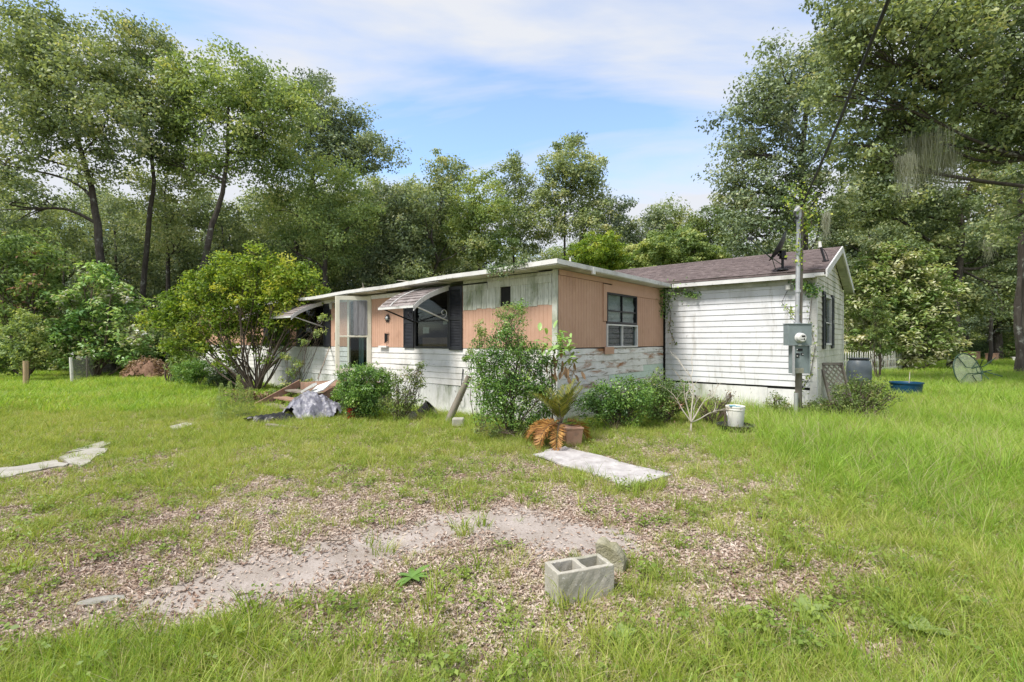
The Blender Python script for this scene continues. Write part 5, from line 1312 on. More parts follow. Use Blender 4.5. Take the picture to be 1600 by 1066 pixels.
# ---- sago palm in a pot
g = gpos(893, 694); root = empty('sago_palm_planter', g); tag(root, 'square faded terracotta planter holding the browning palm', 'planter')
def frus(b, t_, h, z0=0):
    mb = MB(); mb.hexa([(-b, -b, z0), (b, -b, z0), (b, b, z0), (-b, b, z0), (-t_, -t_, z0 + h), (t_, -t_, z0 + h), (t_, t_, z0 + h), (-t_, t_, z0 + h)]); return mb
root.rotation_euler = (0, 0, R(14))
frus(.115, .14, .27).build('pot', m_terra, root, bevel=.008); MB().box(-.15, .15, -.15, .15, .271, .30).build('rim', m_terra, root, bevel=.008)
pal = empty('sago_palm', g + Vector((-.17, -.02, .26))); tag(pal, 'sago palm with green upper fronds and drooping orange brown dead ones', 'palm')
lf_palm = leafmat('palm_green', [(0, (0.06, 0.085, 0.02)), (.5, (0.13, 0.16, 0.03)), (1, (0.26, 0.24, 0.05))], .3)
lf_pdead = leafmat('palm_dead', [(0, (0.17, 0.075, 0.025)), (.5, (0.34, 0.16, 0.045)), (1, (0.50, 0.30, 0.10))], .3)
MB().lathe([(.05, -.05), (.07, .0), (.06, .06), (.03, .1), (0, .11)], 12).build('trunk', m_bark, pal, smooth=True)
def frond(az, el, ln, curl, m, seed):
    rg = np.random.default_rng(seed); pts = []; d = el; p_ = np.array([0, 0, .06]); n = 22; V = []; T = []
    side = np.array([-math.sin(az), math.cos(az), 0])
    for i in range(n + 1):
        pts.append(p_.copy()); dr = np.array([math.cos(az) * math.cos(d), math.sin(az) * math.cos(d), math.sin(d)]); p_ = p_ + dr * ln / n; d -= curl / n
        if i > 3:
            u = i / n; nl = .17 * math.sin(math.pi * min(1, (u * .93 + .05))) ** .6; upv = np.cross(side, dr) * -1
            for sg in (-1, 1):
                for h_ in (0, .5):
                    b0_ = p_ + dr * ln / n * h_; tip = b0_ + (side * sg * .75 + dr * .6 + upv * .25 + rg.normal(size=3) * .08) * nl; wv = dr * .010
                    V += [b0_ - wv, (b0_ + tip) / 2 - wv * 1.2, tip, (b0_ + tip) / 2 + wv * 1.2]; T += [rg.random()] * 4
    me = np_mesh('frond', np.array(V), np.arange(len(V)).reshape(-1, 4), 4, m, {'tint': T}); o = link('frond', me, pal)
    MB().tube([Vector(q) for q in pts], [.007 * (1 - .8 * i / n) for i in range(n + 1)], 5).build('rachis', m_twig, o)
    if m is lf_pdead: tag(o, 'dead orange brown frond')
rs = random.Random(2)
for k in range(9): frond(k * 2.4 + .3, rs.uniform(1.0, 1.4), rs.uniform(.55, .72), rs.uniform(.3, .7), lf_palm, k)
for k, az in enumerate((3.3, 3.7, 4.1, 4.5, 2.9, 3.5, 2.6, 3.9, .5, .2, 3.1, 2.4)): frond(az, rs.uniform(.0, .5), rs.uniform(.5, .72), rs.uniform(1.2, 2.0), lf_pdead, 20 + k)

# ---- loquat-like plant with big leaves
g = gpos(862, 684); root = empty('loquat_sapling', g); tag(root, 'thin sapling with large drooping leaves, some dead, at the house corner', 'sapling')
topz = P(0, 520, 8.05).z
MB().tube([(0, 0, 0), (.02, .03, .6), (.0, .05, 1.2), (.08, .0, topz - .15)], [.018, .015, .012, .009], 8).build('stem', m_twig, root, smooth=True)
def bigleaf(name, ln, w, m):
    V = []; n = 6
    for i in range(n + 1):
        u = i / n; hw = w * math.sin(math.pi * (u * .92 + .04)) ** .8; z = -.28 * ln * u * u
        V += [(-hw, u * ln, z + .12 * w), (0, u * ln, z - .1 * w), (hw, u * ln, z + .12 * w)]
    fs_ = []
    for i in range(n):
        for j in (0, 1): q = i * 3 + j; fs_.append((q, q + 1, q + 4, q + 3))
    return np_mesh(name, V, fs_, 4, m, {'tint': np.full(len(V), .55)}, smooth=True)
bl_g = bigleaf('leaf', .22, .045, lf_mag); bl_b = bigleaf('leaf', .2, .04, lf_dry); bl_y = bigleaf('leaf', .2, .045, lf_light)
rs = random.Random(8); X0 = P(870, 0, 8.05).x - g.x
for k in range(124):
    m_ = bl_g if k < 74 else (bl_b if k < 110 else bl_y)
    if k < 74: c = Vector((.08 + rs.gauss(0, .14), rs.gauss(0, .12), topz - .15 + rs.gauss(0, .12)))
    elif k < 110: c = Vector((.12 + rs.gauss(0, .15), rs.gauss(-.03, .08), topz - .48 + rs.gauss(0, .13)))
    else: c = Vector((.33 + rs.gauss(0, .07), rs.gauss(0, .08), topz - .3 + rs.gauss(0, .12)))
    o = link('leaf', m_, root); o.location = c; o.rotation_euler = (rs.uniform(-1.4, -.7) if 74 <= k < 110 else rs.uniform(-.7, .5), rs.uniform(-.4, .4), rs.uniform(0, 6.28)); s_ = rs.uniform(.5, .85); o.scale = (s_, s_, s_)
def rosette(label, px, py, n, ln, w, m, seed, up=.35):
    g = gpos(px, py); root = empty('rosette_weed', g); tag(root, label, 'weed'); me = bigleaf('leaf', ln, w, m); rs = random.Random(seed)
    for k in range(n):
        o = link('leaf', me, root); o.rotation_euler = (up * rs.uniform(.5, 1.6), 0, k * 2.4 + rs.uniform(-.3, .3)); s_ = rs.uniform(.65, 1.1); o.scale = (s_, s_, s_); o.location.z = .02
rosette('dark green rosette weed flat on the bare sand', 643, 905, 13, .145, .022, lf_box, 1)
rosette('pale broad leaved weed in the foreground grass right of the block', 1262, 962, 8, .14, .034, lf_light, 2)
rosette('broad leaved weed half hidden in the lower right grass', 1445, 998, 8, .15, .036, lf_light, 3, .6)
rosette('small leafy weed low in the grass under the block', 970, 1012, 7, .10, .03, lf_light, 4)

# ---- steps at the door
root = empty('wooden_steps', W(-6.1, 0, 0), RZ); tag(root, 'sagging reddish wooden steps leading up to the open door', 'steps')
def sbar(a, b, w, t_, n='board', m=m_redwood): return MB().bar(a, b, w, t_).build(n, m, root)
for k in range(9): MB().box(-1.0, .95, -1.36 + k * .15, -1.36 + k * .15 + .143, .50, .535).build('deck_board', m_redwood, root)
MB().box(-1.0, .95, -1.40, -1.365, .36, .545).build('rim_board', m_redwood, root); MB().box(-1.035, -1.003, -1.38, -.05, .36, .53).build('rim_board', m_redwood, root)
for i, (yy, zz) in enumerate(((-1.66, .36), (-1.94, .20), (-2.22, .06))): MB().box(-.96, .9, yy - .14, yy + .14, zz - .018, zz + .018).build('tread', m_redwood if i % 2 else m_wood, root)
for xs in (-1.0, .93): MB().hexa([(xs - .02, -2.5, -.05), (xs + .02, -2.5, -.05), (xs + .02, -1.41, .42), (xs - .02, -1.41, .42), (xs - .02, -2.5, .10), (xs + .02, -2.5, .10), (xs + .02, -1.41, .60), (xs - .02, -1.41, .60)]).build('stringer', m_redwood, root)
for xs in (-.95, .9):
    for ys in (-1.3, -.1): MB().box(xs - .045, xs + .045, ys - .045, ys + .045, -.05, .498).build('leg', m_wood, root)
a = L(P(497, 592, 12.6)); b = L(P(517, 538, 14.3))
a = W(a.x, a.y, max(a.z, .3)); b = W(b.x, b.y, b.z)
o = MB().bar(Vector((0, 0, 0)), b - a, .025, .025).build('leaning_rod', m_wood, None); o.location = a; tag(o, 'grey rod leaning from the steps against the white clapboards', 'rod')

# ---- tarp over a pile, black plastic, debris
def heap(name, label, cat, g, sx, sy, h, m, seed, folds=1.0, n=34, rz=0, ragged=.15, base=0.0):
    rg = np.random.default_rng(seed); ph = rg.random(8) * 6.28; mb = MB()
    for j in range(n + 1):
        for i in range(n + 1):
            u, v = i / n * 2 - 1, j / n * 2 - 1; r = math.hypot(u, v); a = math.atan2(v, u)
            x, y = u * sx, v * sy; rr = 1 + ragged * (math.sin(3 * a + ph[0]) + .6 * math.sin(7 * a + ph[1]))
            z = h * max(0, 1 - (r / rr) ** 2.2) * (1 + .25 * math.sin(3 * u + ph[2]) * math.cos(2.5 * v + ph[3]))
            z += folds * h * .10 * (abs(math.sin(7 * u + 3 * v + ph[4] + 1.3 * math.sin(4 * v))) + .7 * abs(math.sin(11 * v - 5 * u + ph[5] + math.sin(6 * u))))
            z += folds * h * .03 * rg.normal(); x += .03 * folds * math.sin(9 * v + ph[6]) * sx; mb.v.append((x, y, z * (1 if r < rr else max(0, 1 - (r - rr) * 6)) + base))
    for j in range(n):
        for i in range(n):
            u, v = (i + .5) / n * 2 - 1, (j + .5) / n * 2 - 1
            if math.hypot(u, v) > 1.04 + ragged * math.sin(5 * math.atan2(v, u) + ph[7]): continue
            q = j * (n + 1) + i; mb.f.append((q, q + 1, q + n + 2, q + n + 1))
    o = mb.build(name, m, None, smooth=False); o.data.polygons.foreach_set('use_smooth', [True] * len(o.data.polygons)); o.location = g; o.rotation_euler = (0, 0, rz); tag(o, label, cat); return o
heap('tarp', 'crumpled blue grey tarp heaped at the foot of the steps', 'tarp', gpos(488, 648), .68, .55, .36, m_tarp, 3, 1.7, 48, R(-25))
heap('plastic_sheet', 'black plastic sheeting crumpled flat left of the tarp', 'plastic sheet', gpos(425, 657), .50, .24, .14, m_blackm, 5, 1.6, 26, R(20), .3)
heap('plastic_sheet', 'small scrap of black plastic lying in the grass left of the steps', 'plastic sheet', gpos(382, 650), .2, .12, .07, m_blackm, 6, 1.4, 18, 0, .3)
o = MB().box(-.30, .30, -.05, .05, 0, .05).build('foam_board', m_wht, None); o.location = W(-5.6, -1.9, .50); o.rotation_euler = (.25, -.35, RZ); 
o2 = MB().box(-.28, .28, -.24, .24, 0, .025).build('foam_board', m_wht, None); o2.location = W(-5.35, -1.75, .52); o2.rotation_euler = (.45, -.3, RZ + .3); tag(o2, 'white foam panel tilted on top of the steps behind the tarp', 'foam panel')
tag(o, 'narrow white foam strip lying beside the tilted foam panel', 'foam panel')
o = MB().bar((0, 0, .04), (.75, -.35, .02), .10, .03).build('loose_plank', m_wood, None); o.location = gpos(418, 664); tag(o, 'loose grey plank lying on the black plastic', 'plank')
rs = random.Random(3); mb = MB()
root = empty('dirt_pile', gpos(230, 591)); tag(root, 'heap of reddish brown brush and debris by the wood edge', 'debris pile')
hp = heap('debris', None, None, (0, 0, 0), 1.05, .8, .62, m_dirt, 9, 1.3, 26, 0, .1); hp.parent = root; 
rg = np.random.default_rng(5); n = 1500; a = rg.random(n) * 6.28; r = np.sqrt(rg.random(n)); pp = np.stack([r * np.cos(a) * 1.0, r * np.sin(a) * .8, .68 * (1 - r ** 2) + rg.normal(size=n) * .07 + .14], 1)
V = leaf_quads(pp, np.tile([0, -.3, 1.], (n, 1)), .12, rg, .4, .8); link('brush', np_mesh('brush', V, np.arange(len(V)).reshape(-1, 4), 4, lf_dry, {'tint': np.repeat(rg.random(n), 4)}), root)

# ---- leaning log by the wall
a = gpos(697, 662); b = P(733, 588, 9.4)
o = MB().tube([Vector((0, 0, -.05)), (b - a) * .5 + Vector((.01, 0, 0)), b - a], [.075, .068, .06], 12).build('leaning_post', m_wood, None, smooth=True); o.location = a; tag(o, 'mossy round post leaning against the front wall by the tall shrub', 'post')
# pale stone and small white box, dark vent hose behind bushes
g = gpos(642, 655); o = MB().lathe([(0, .17), (.08, .16), (.13, .10), (.14, .03), (.12, 0), (0, 0)], 10).build('garden_rock', m_rock, None, smooth=True); o.location = g; o.scale = (1, .8, 1.1); tag(o, 'rounded pale stone under the scraggly bush', 'rock')
g = gpos(716, 668); o = MB().box(-.11, .11, -.07, .07, 0, .17).build('plastic_jug', m_wht, None, bevel=.03); o.data.materials[0] = m_yw; o.location = g; tag(o, 'white plastic container in the weeds by the leaning post', 'container')
ya = on_y(723, 640, -.02); hs = MB().tube([(ya[0] + .02, -.03, 1.0), (ya[0], -.06, .6), (ya[0] + .05, -.09, .32), (ya[0] - .06, -.09, .25), (ya[0] - .12, -.05, .36)], .011, 6); hs.build('vent_hose', m_blackm, house)
o = MB().lathe([(0, 0), (.09, 0), (.10, .22), (.105, .24), (.0, .24)], 16).build('fuel_can', m_red, None, smooth=True); o.location = gpos(550, 652); tag(o, 'red plastic container showing under the clipped bush', 'container')
o = MB().lathe([(.16, 0), (.19, .24), (.2, .26), (.18, .26), (.15, .02), (0, .02)], 18).build('plant_pot', m_blackm, None, smooth=True); o.location = gpos(660, 650) + Vector((0, 0, .02)); o.rotation_euler = (0, R(50), 0); tag(o, 'black plastic pot tipped over at the right of the scraggly bush', 'pot')

# ---- sun face ornament and hooks on the wall
x_, z_ = on_y(607, 497.5); root = empty('sun_ornament', W(x_, -.03, z_), RZ); tag(root, 'dark metal sun face ornament on the peach wall left of the big window', 'wall ornament')
MB().lathe([(.052, .01), (.048, .03), (.03, .042), (0, .048)], 20).map(lambda x, y, z: (x, -z, y)).build('face', m_galv, root, smooth=True)
mb = MB()
for k in range(12):
    a = k * math.pi / 6; r = .145 if k % 2 == 0 else .125; mb.add([(.07 * math.cos(a - .27), 0, .07 * math.sin(a - .27)), (r * math.cos(a), -.005, r * math.sin(a)), (.07 * math.cos(a + .27), 0, .07 * math.sin(a + .27)), (.07 * math.cos(a), -.014, .07 * math.sin(a))], [(0, 1, 3), (3, 1, 2), (0, 2, 1)])
mb.lathe([(.08, 0), (.078, .008), (0, .009)], 20)
n0 = 48
mb.v = mb.v[:n0] + [(x, -z - .002, y) for x, y, z in mb.v[n0:]]
mb.build('rays', m_blackm, root)
x_, z_ = on_y(606, 527); root = empty('wind_chime', W(x_, -.03, z_), RZ); tag(root, 'dark hanging tubes below the sun ornament', 'wind chime')
for k in range(3): MB().tube([((k - 1) * .045, -.02, .10 - .01 * k), ((k - 1) * .045, -.02, -.16 + .03 * k)], .014, 8).build('tube', m_blackm, root)
MB().box(-.09, .09, -.03, -.005, .12, .13).build('bar', m_terra, root)
a_ = on_y(601, 545)[0]; MB().box(a_ - .15, a_ + .2, -.09, -.02, 1.43, 1.47).map(lambda x, y, z: (x, y, z + .01 * math.sin(x * 20))).build('loose_trim', m_board, house)

# ---- right side: picket fence, barrel, tub, lattice, glass table
a = gpos(1314, 592); b = gpos(1412, 582); dirv = b - a; Ln = dirv.length; root = empty('picket_fence', a, math.atan2(dirv.y, dirv.x)); tag(root, 'chipped white picket fence running back from the house corner', 'fence')
n = int(Ln / .25)
pm = MB(); pm.v = [(-.04, -.01, .05), (.04, -.01, .05), (.04, -.01, .82), (0, -.01, .92), (-.04, -.01, .82), (-.04, .01, .05), (.04, .01, .05), (.04, .01, .82), (0, .01, .92), (-.04, .01, .82)]
pm.f = [(0, 1, 2, 3, 4), (9, 8, 7, 6, 5)] + [(i, (i + 1) % 5, 5 + (i + 1) % 5, 5 + i) for i in range(5)]
p0 = pm.build('picket', m_picket, root); rs = random.Random(6)
for i in range(n):
    o = p0 if i == 0 else link('picket', p0.data, root)
    o.scale = (1, 1, 1.22); o.location = (i * .25, rs.uniform(-.01, .01), rs.uniform(-.05, .02)); o.rotation_euler = (0, rs.uniform(-.04, .04), 0)
for zz in (.25, .65): MB().box(0, Ln, .012, .05, zz, zz + .08).build('rail', m_picket, root)
for i in range(5): MB().box(i * Ln / 4 - .04, i * Ln / 4 + .04, .055, .13, -.1, .85).build('post', m_wood, root)
g = gpos(1342, 612); root = empty('rain_barrel', g); tag(root, 'dark slate coloured ribbed rain barrel near the lattice panel', 'barrel')
MB().lathe([(0, 0), (.27, 0), (.30, .05), (.33, .3), (.34, .5), (.335, .54), (.34, .58), (.33, .8), (.29, .95), (.26, .99), (.27, 1.02), (.27, 1.06), (.24, 1.06), (.23, 1.0), (0, .98)], 28).build('drum', m_barrel, root, smooth=True)
MB().lathe([(.275, 0), (.285, .01), (.285, .035), (.275, .045)], 28, (0, 0, 1.0)).build('rim', m_blackm, root, smooth=True)
g = gpos(1416, 622); root = empty('blue_tub', g + Vector((0, 0, .12))); tag(root, 'round blue plastic tub sunk in the tall grass of the right lawn', 'tub')
MB().lathe([(0, .02), (.33, .02), (.37, .30), (.39, .31), (.39, .34), (.36, .34), (.34, .30), (.31, .05), (0, .05)], 28).build('basin', m_blue, root, smooth=True)
MB().tube([(-.02, -.1, .1), (-.03, -.15, .45), (.02, -.1, .62)], [.014, .010, .006], 6).build('pale_stick', m_bone, root)
g = W(XG + .42, YM + .75); g.z = 0
root = empty('lattice_panel', g, R(12)); tag(root, 'weathered lattice panel leaning against the gable wall', 'lattice')
tl = Matrix.Rotation(R(-17), 4, 'X')
for q in ((-.30, -.25, 0, 1.15), (.25, .30, 0, 1.15), (-.30, .30, 0, .06), (-.30, .30, 1.10, 1.16)):
    MB().box(q[0], q[1], -.02, .02, q[2], q[3], tl).build('frame_board', m_wood, root)
for k in range(12):
    for sg in (-1, 1):
        z0 = -.45 + k * .135; x0, x1 = -.25, .25; za, zb = (z0, z0 + .5) if sg > 0 else (z0 + .5, z0)
        pa, pb = Vector((x0, -.004 * sg, za)), Vector((x1, -.004 * sg, zb))
        def clip(p_, q_):
            for lim in (.06, 1.10):
                if (p_.z - lim) * (q_.z - lim) < 0:
                    m2 = p_.lerp(q_, (lim - p_.z) / (q_.z - p_.z))
                    if (lim == .06 and p_.z < lim) or (lim == 1.10 and p_.z > lim): p_ = m2
                    else: q_ = m2
            return (p_, q_) if .055 <= p_.z <= 1.105 and .055 <= q_.z <= 1.105 else None
        c_ = clip(pa, pb)
        if c_ and (c_[0] - c_[1]).length > .05: MB().bar(tl @ c_[0], tl @ c_[1], .035, .007, (0, 1, 0)).build('slat', m_wood, root)
# overturned round glass table
g = gpos(1512, 606); root = empty('patio_table', g, R(14)); tag(root, 'round glass patio table tipped on its edge in the tall grass', 'table')
Rr = .62; tb = Matrix.Translation((0, 0, .58)) @ Matrix.Rotation(R(78), 4, 'X')
mb = MB().lathe([(0, -.004), (Rr - .01, -.004), (Rr - .01, .004), (0, .004)], 40); mb.map(lambda x, y, z: tuple(tb @ Vector((x, y, z)))); mb.build('glass_top', m_tglass, root)
mb = MB(); mb.tube([tuple(tb @ Vector((Rr * math.cos(i * math.pi / 20), Rr * math.sin(i * math.pi / 20), 0))) for i in range(41)], .02, 6, False); mb.build('rim', m_tframe, root)
for k in range(4):
    a = k * math.pi / 2 + .6; p0_ = Vector((Rr * math.cos(a), Rr * math.sin(a), .03)); p1_ = Vector((.16 * math.cos(a), .16 * math.sin(a), .05)); p2_ = Vector((.14 * math.cos(a + .3), .14 * math.sin(a + .3), .45)); p3_ = Vector((.45 * math.cos(a + .3), .45 * math.sin(a + .3), .72))
    MB().tube([tb @ p0_, tb @ p1_, tb @ p2_, tb @ p3_], .016, 6).build('leg', m_tframe, root)
MB().tube([tb @ Vector((.14 * math.cos(i * .52), .14 * math.sin(i * .52), .35)) for i in range(13)], .012, 6, False).build('leg_ring', m_tframe, root)
MB().tube([(.62, .1, .55), (.9, .05, .57), (1.12, 0, .60)], .018, 6).build('loose_leg', m_tframe, root)
# junk far back right
for k, (nm, lb, px, w_, h_, m_) in enumerate((('junk_crate', 'blue crate in the weeds under the right woods', 1500, .5, .35, m_blue), ('junk_crate', 'brown wooden crate stack at the shaded right wood edge', 1518, .9, .7, m_redwood), ('junk_crate', 'pale reddish box near the right photo edge by the woods', 1550, .7, .6, m_terra), ('junk_crate', 'small white box lying in the weeds at the right photo edge', 1590, .6, .3, m_wht))):
    g = gpos(px, 566); o = MB().box(-w_ / 2, w_ / 2, -.3, .3, 0, h_).box(-w_ / 2 - .03, w_ / 2 + .03, -.33, .33, h_ + .002, h_ + .05).box(-w_ / 2 + .1, w_ / 2 - .1, -.31, -.302, .08, h_ - .08).build(nm, m_, None, bevel=.02); o.location = g; o.rotation_euler = (0, 0, .3 * k); tag(o, lb, 'crate')

# ---- left: posts and wire fence
o = MB().tube([(0, 0, -.1), (.01, 0, .5), (.0, 0, .92)], .075, 12).build('fence_post', m_post, None, smooth=True); o.location = gpos(40, 604); tag(o, 'tan round wooden post standing at the left edge of the lawn', 'post')
root = empty('wire_fence', gpos(113, 598)); tag(root, 'short run of sagging wire fence with thin weathered posts', 'fence')
ps = [Vector((0, 0, 0)), gpos(136, 592) - root.location, gpos(152, 588) - root.location, gpos(182, 582) - root.location]
for k, q in enumerate(ps):
    q.z = 0; MB().tube([q + Vector((0, 0, -.1)), q + Vector((-.06 + .05 * k, 0, 1.0))], .055 if k == 0 else .03, 8).build('post', m_picket if k == 0 else m_wood, root, smooth=True)
for k in range(3):
    a, b = ps[k], ps[k + 1]; mb = MB(); nn = max(6, int((b - a).length / .12))
    for i in range(nn + 1):
        q = a.lerp(b, i / nn); mb.bar(q + Vector((0, .01, .05)), q + Vector((0, .01, .92)), .006, .006)
    for j in range(9): mb.bar(a + Vector((0, .02, .06 + j * .105)), b + Vector((0, .02, .06 + j * .105)), .006, .006, (0, 1, 0))
    w_ = mb.build('wire_mesh', m_wire, root); tag(w_, kind='stuff')

# ---- twigs and fallen branches
def stick(label, px, py, dx, dy, r, seed, nb=2):
    rs = random.Random(seed); g = gpos(px, py) + Vector((0, 0, .01)); mb = MB(); a = Vector((0, 0, 0)); b = Vector((dx, dy, .02)); pts = curve_pts(a, b, 6, .08, rs=rs)
    for p_ in pts: p_.z = abs(p_.z) * .5 + .006
    mb.tube(pts, [r * (1 - .6 * j / 6) for j in range(7)], 6)
    for _ in range(nb): s0 = pts[rs.randint(1, 5)]; mb.tube(curve_pts(s0, s0 + Vector((rs.uniform(-.15, .15), rs.uniform(-.15, .15), rs.uniform(.0, .05))), 3, .1, rs=rs), [r * .5, r * .4, r * .3, r * .15], 5)
    o = mb.build('fallen_stick', m_twig, None, smooth=True); o.location = g; tag(o, label, 'stick', 'sticks lying on the bare ground')
stick('forked dark stick at the left end of the sand patch', 505, 845, .24, -.05, .006, 1, 4)
stick('short dark stick lying in the litter left of centre', 370, 930, .12, .03, .007, 2)
stick('thin twig between the sand patch and the cinder block', 745, 865, .28, .05, .005, 3)
stick('thin twig lying left of the rosette weed', 515, 895, .1, .0, .005, 4)
stick('slender curved twig right of the rosette weed', 700, 895, .4, .12, .004, 5, 3)
# pale stone half buried in the tyre rut
o = MB().lathe([(0, .03), (.1, .028), (.17, .012), (.2, 0), (.2, -.02), (0, -.02)], 14).build('flat_stone', m_rock, None, smooth=True); o.location = gpos(160, 925); o.scale = (.75, .2, .6); o.rotation_euler = (0, 0, R(18)); tag(o, 'long flat pale stone half buried in the dark rut at lower left', 'stone')
# branches lying on the flat roof
root = empty('roof_branch', W(-5.2, .6, 2.95), RZ); tag(root, 'bleached dead branches lying on the flat roof above the door', 'branch'); mb = MB(); rs = random.Random(14)
for k in range(9):
    a = Vector((rs.uniform(-3.2, 1.0), rs.uniform(-.3, .3), .05)); b = a + Vector((rs.uniform(-1.2, 1.6), rs.uniform(-.3, .3), rs.uniform(.02, .35))); mb.tube(curve_pts(a, b, 5, .1, rs=rs), [.018, .016, .013, .01, .007, .004], 5)
mb.build('branch', m_bone, root, smooth=True)
# ------------------------------------------------------------ grass, litter (scattered, uncountable)
def tuft(seed, nbl, h, spread, lean, w, curl=.6, segs=3):
    rg = np.random.default_rng(seed); V = []; T = []
    for _ in range(nbl):
        a = rg.random() * 6.28; r = spread * math.sqrt(rg.random()); p0 = np.array([r * math.cos(a), r * math.sin(a), -.01])
        az = a + rg.normal() * .9; hh = h * rg.uniform(.45, 1.1); ln = lean * rg.uniform(.3, 1.5); ww = w * rg.uniform(.7, 1.3); fa = rg.random() * 6.28
        sd = np.array([math.cos(fa), math.sin(fa), 0]) * ww / 2; t0 = rg.random(); pr = None
        for s in range(segs + 1):
            u = s / segs; q = p0 + np.array([math.cos(az) * ln * hh * (u ** 1.8), math.sin(az) * ln * hh * (u ** 1.8), hh * (u - curl * .35 * ln * u ** 3)])
            k = (1 - u ** 1.5) * 1 + .04; cur = (q - sd * k, q + sd * k)
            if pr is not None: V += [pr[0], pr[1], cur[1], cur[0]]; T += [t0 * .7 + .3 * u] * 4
            pr = cur
    return np.array(V), np.array(T)
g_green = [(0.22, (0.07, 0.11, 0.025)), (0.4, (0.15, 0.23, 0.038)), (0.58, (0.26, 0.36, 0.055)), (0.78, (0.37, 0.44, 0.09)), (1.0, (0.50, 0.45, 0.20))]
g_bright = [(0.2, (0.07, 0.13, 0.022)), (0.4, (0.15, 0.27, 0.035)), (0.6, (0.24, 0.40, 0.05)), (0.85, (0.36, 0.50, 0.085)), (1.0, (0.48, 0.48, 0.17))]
m_gr = leafmat('yard_grass', g_green, .42, .5, .35, inst=True)
m_gb = leafmat('tall_grass', g_bright, .45, .5, .35, inst=True)
m_gd = leafmat('dry_grass', [(0.1, (0.22, 0.17, 0.09)), (0.5, (0.38, 0.32, 0.19)), (1, (0.52, 0.46, 0.31))], .35, .8, .2, inst=True)
m_wd = leafmat('ground_weed_leaves', [(0.1, (0.08, 0.14, 0.03)), (0.5, (0.15, 0.23, 0.04)), (0.9, (0.25, 0.33, 0.07))], .35, .5, .3, inst=True)
m_lt = leafmat('fallen_leaves', [(0.32, (0.045, 0.028, 0.02)), (0.41, (0.15, 0.088, 0.062)), (0.50, (0.27, 0.18, 0.135)), (0.61, (0.37, 0.275, 0.22)), (0.76, (0.56, 0.48, 0.415))], .12, .7, .25, inst=True, tw=(1, 1, 1))
def srcs(prefix, specs):
    c = bpy.data.collections.new(prefix)
    for k, (V, T, m) in enumerate(specs):
        me = np_mesh(prefix, V, np.arange(len(V)).reshape(-1, 4), 4, m, {'tint': T})
        o = bpy.data.objects.new('%s_%02d' % (prefix, k), me); c.objects.link(o)
    return c
def scatter(name, label, pts, scl, rz, idx_, coll, tilt=None):
    n = len(pts); me = bpy.data.meshes.new(name); me.vertices.add(n); me.vertices.foreach_set('co', np.asarray(pts, dtype=np.float32).ravel())
    a = me.attributes.new('scl', 'FLOAT', 'POINT'); a.data.foreach_set('value', np.asarray(scl, dtype=np.float32))
    a = me.attributes.new('rot', 'FLOAT_VECTOR', 'POINT')
    rv = np.zeros((n, 3), dtype=np.float32); rv[:, 2] = rz
    if tilt is not None: rv[:, :2] = tilt
    a.data.foreach_set('vector', rv.ravel())
    a = me.attributes.new('pick', 'INT', 'POINT'); a.data.foreach_set('value', np.asarray(idx_, dtype=np.int32))
    o = link(name, me); tag(o, label, kind='stuff')
    ng = bpy.data.node_groups.new(name + '_nodes', 'GeometryNodeTree')
    ng.interface.new_socket('Geometry', in_out='INPUT', socket_type='NodeSocketGeometry'); ng.interface.new_socket('Geometry', in_out='OUTPUT', socket_type='NodeSocketGeometry')
    N = ng.nodes; Lk = ng.links; gi = N.new('NodeGroupInput'); go = N.new('NodeGroupOutput')
    ip = N.new('GeometryNodeInstanceOnPoints'); ci = N.new('GeometryNodeCollectionInfo'); ci.inputs['Collection'].default_value = coll
    ci.inputs['Separate Children'].default_value = True; ci.inputs['Reset Children'].default_value = True
    def na(nm, ty):
        q = N.new('GeometryNodeInputNamedAttribute'); q.data_type = ty; q.inputs['Name'].default_value = nm; return [s for s in q.outputs if s.name == 'Attribute' and s.enabled][0]
    Lk.new(gi.outputs[0], ip.inputs['Points']); Lk.new(ci.outputs[0], ip.inputs['Instance']); ip.inputs['Pick Instance'].default_value = True
    Lk.new(na('pick', 'INT'), ip.inputs['Instance Index']); Lk.new(na('scl', 'FLOAT'), ip.inputs['Scale'])
    er = N.new('FunctionNodeEulerToRotation'); Lk.new(na('rot', 'FLOAT_VECTOR'), er.inputs[0]); Lk.new(er.outputs[0], ip.inputs['Rotation'])
    Lk.new(ip.outputs[0], go.inputs[0]); md = o.modifiers.new('scatter', 'NODES'); md.node_group = ng
    return o
def sample(n, y0, y1, rg, power=1.0, xm=1.45):
    """points in the visible wedge; density falling as distance^-power beyond uniform"""
    u = rg.random(n)
    k = 2 - power
    y = (y0 ** k + u * (y1 ** k - y0 ** k)) ** (1 / k) if abs(k) > 1e-3 else y0 * (y1 / y0) ** u
    x = (rg.random(n) * 2 - 1) * y * (800 / F) * xm
    return x, y
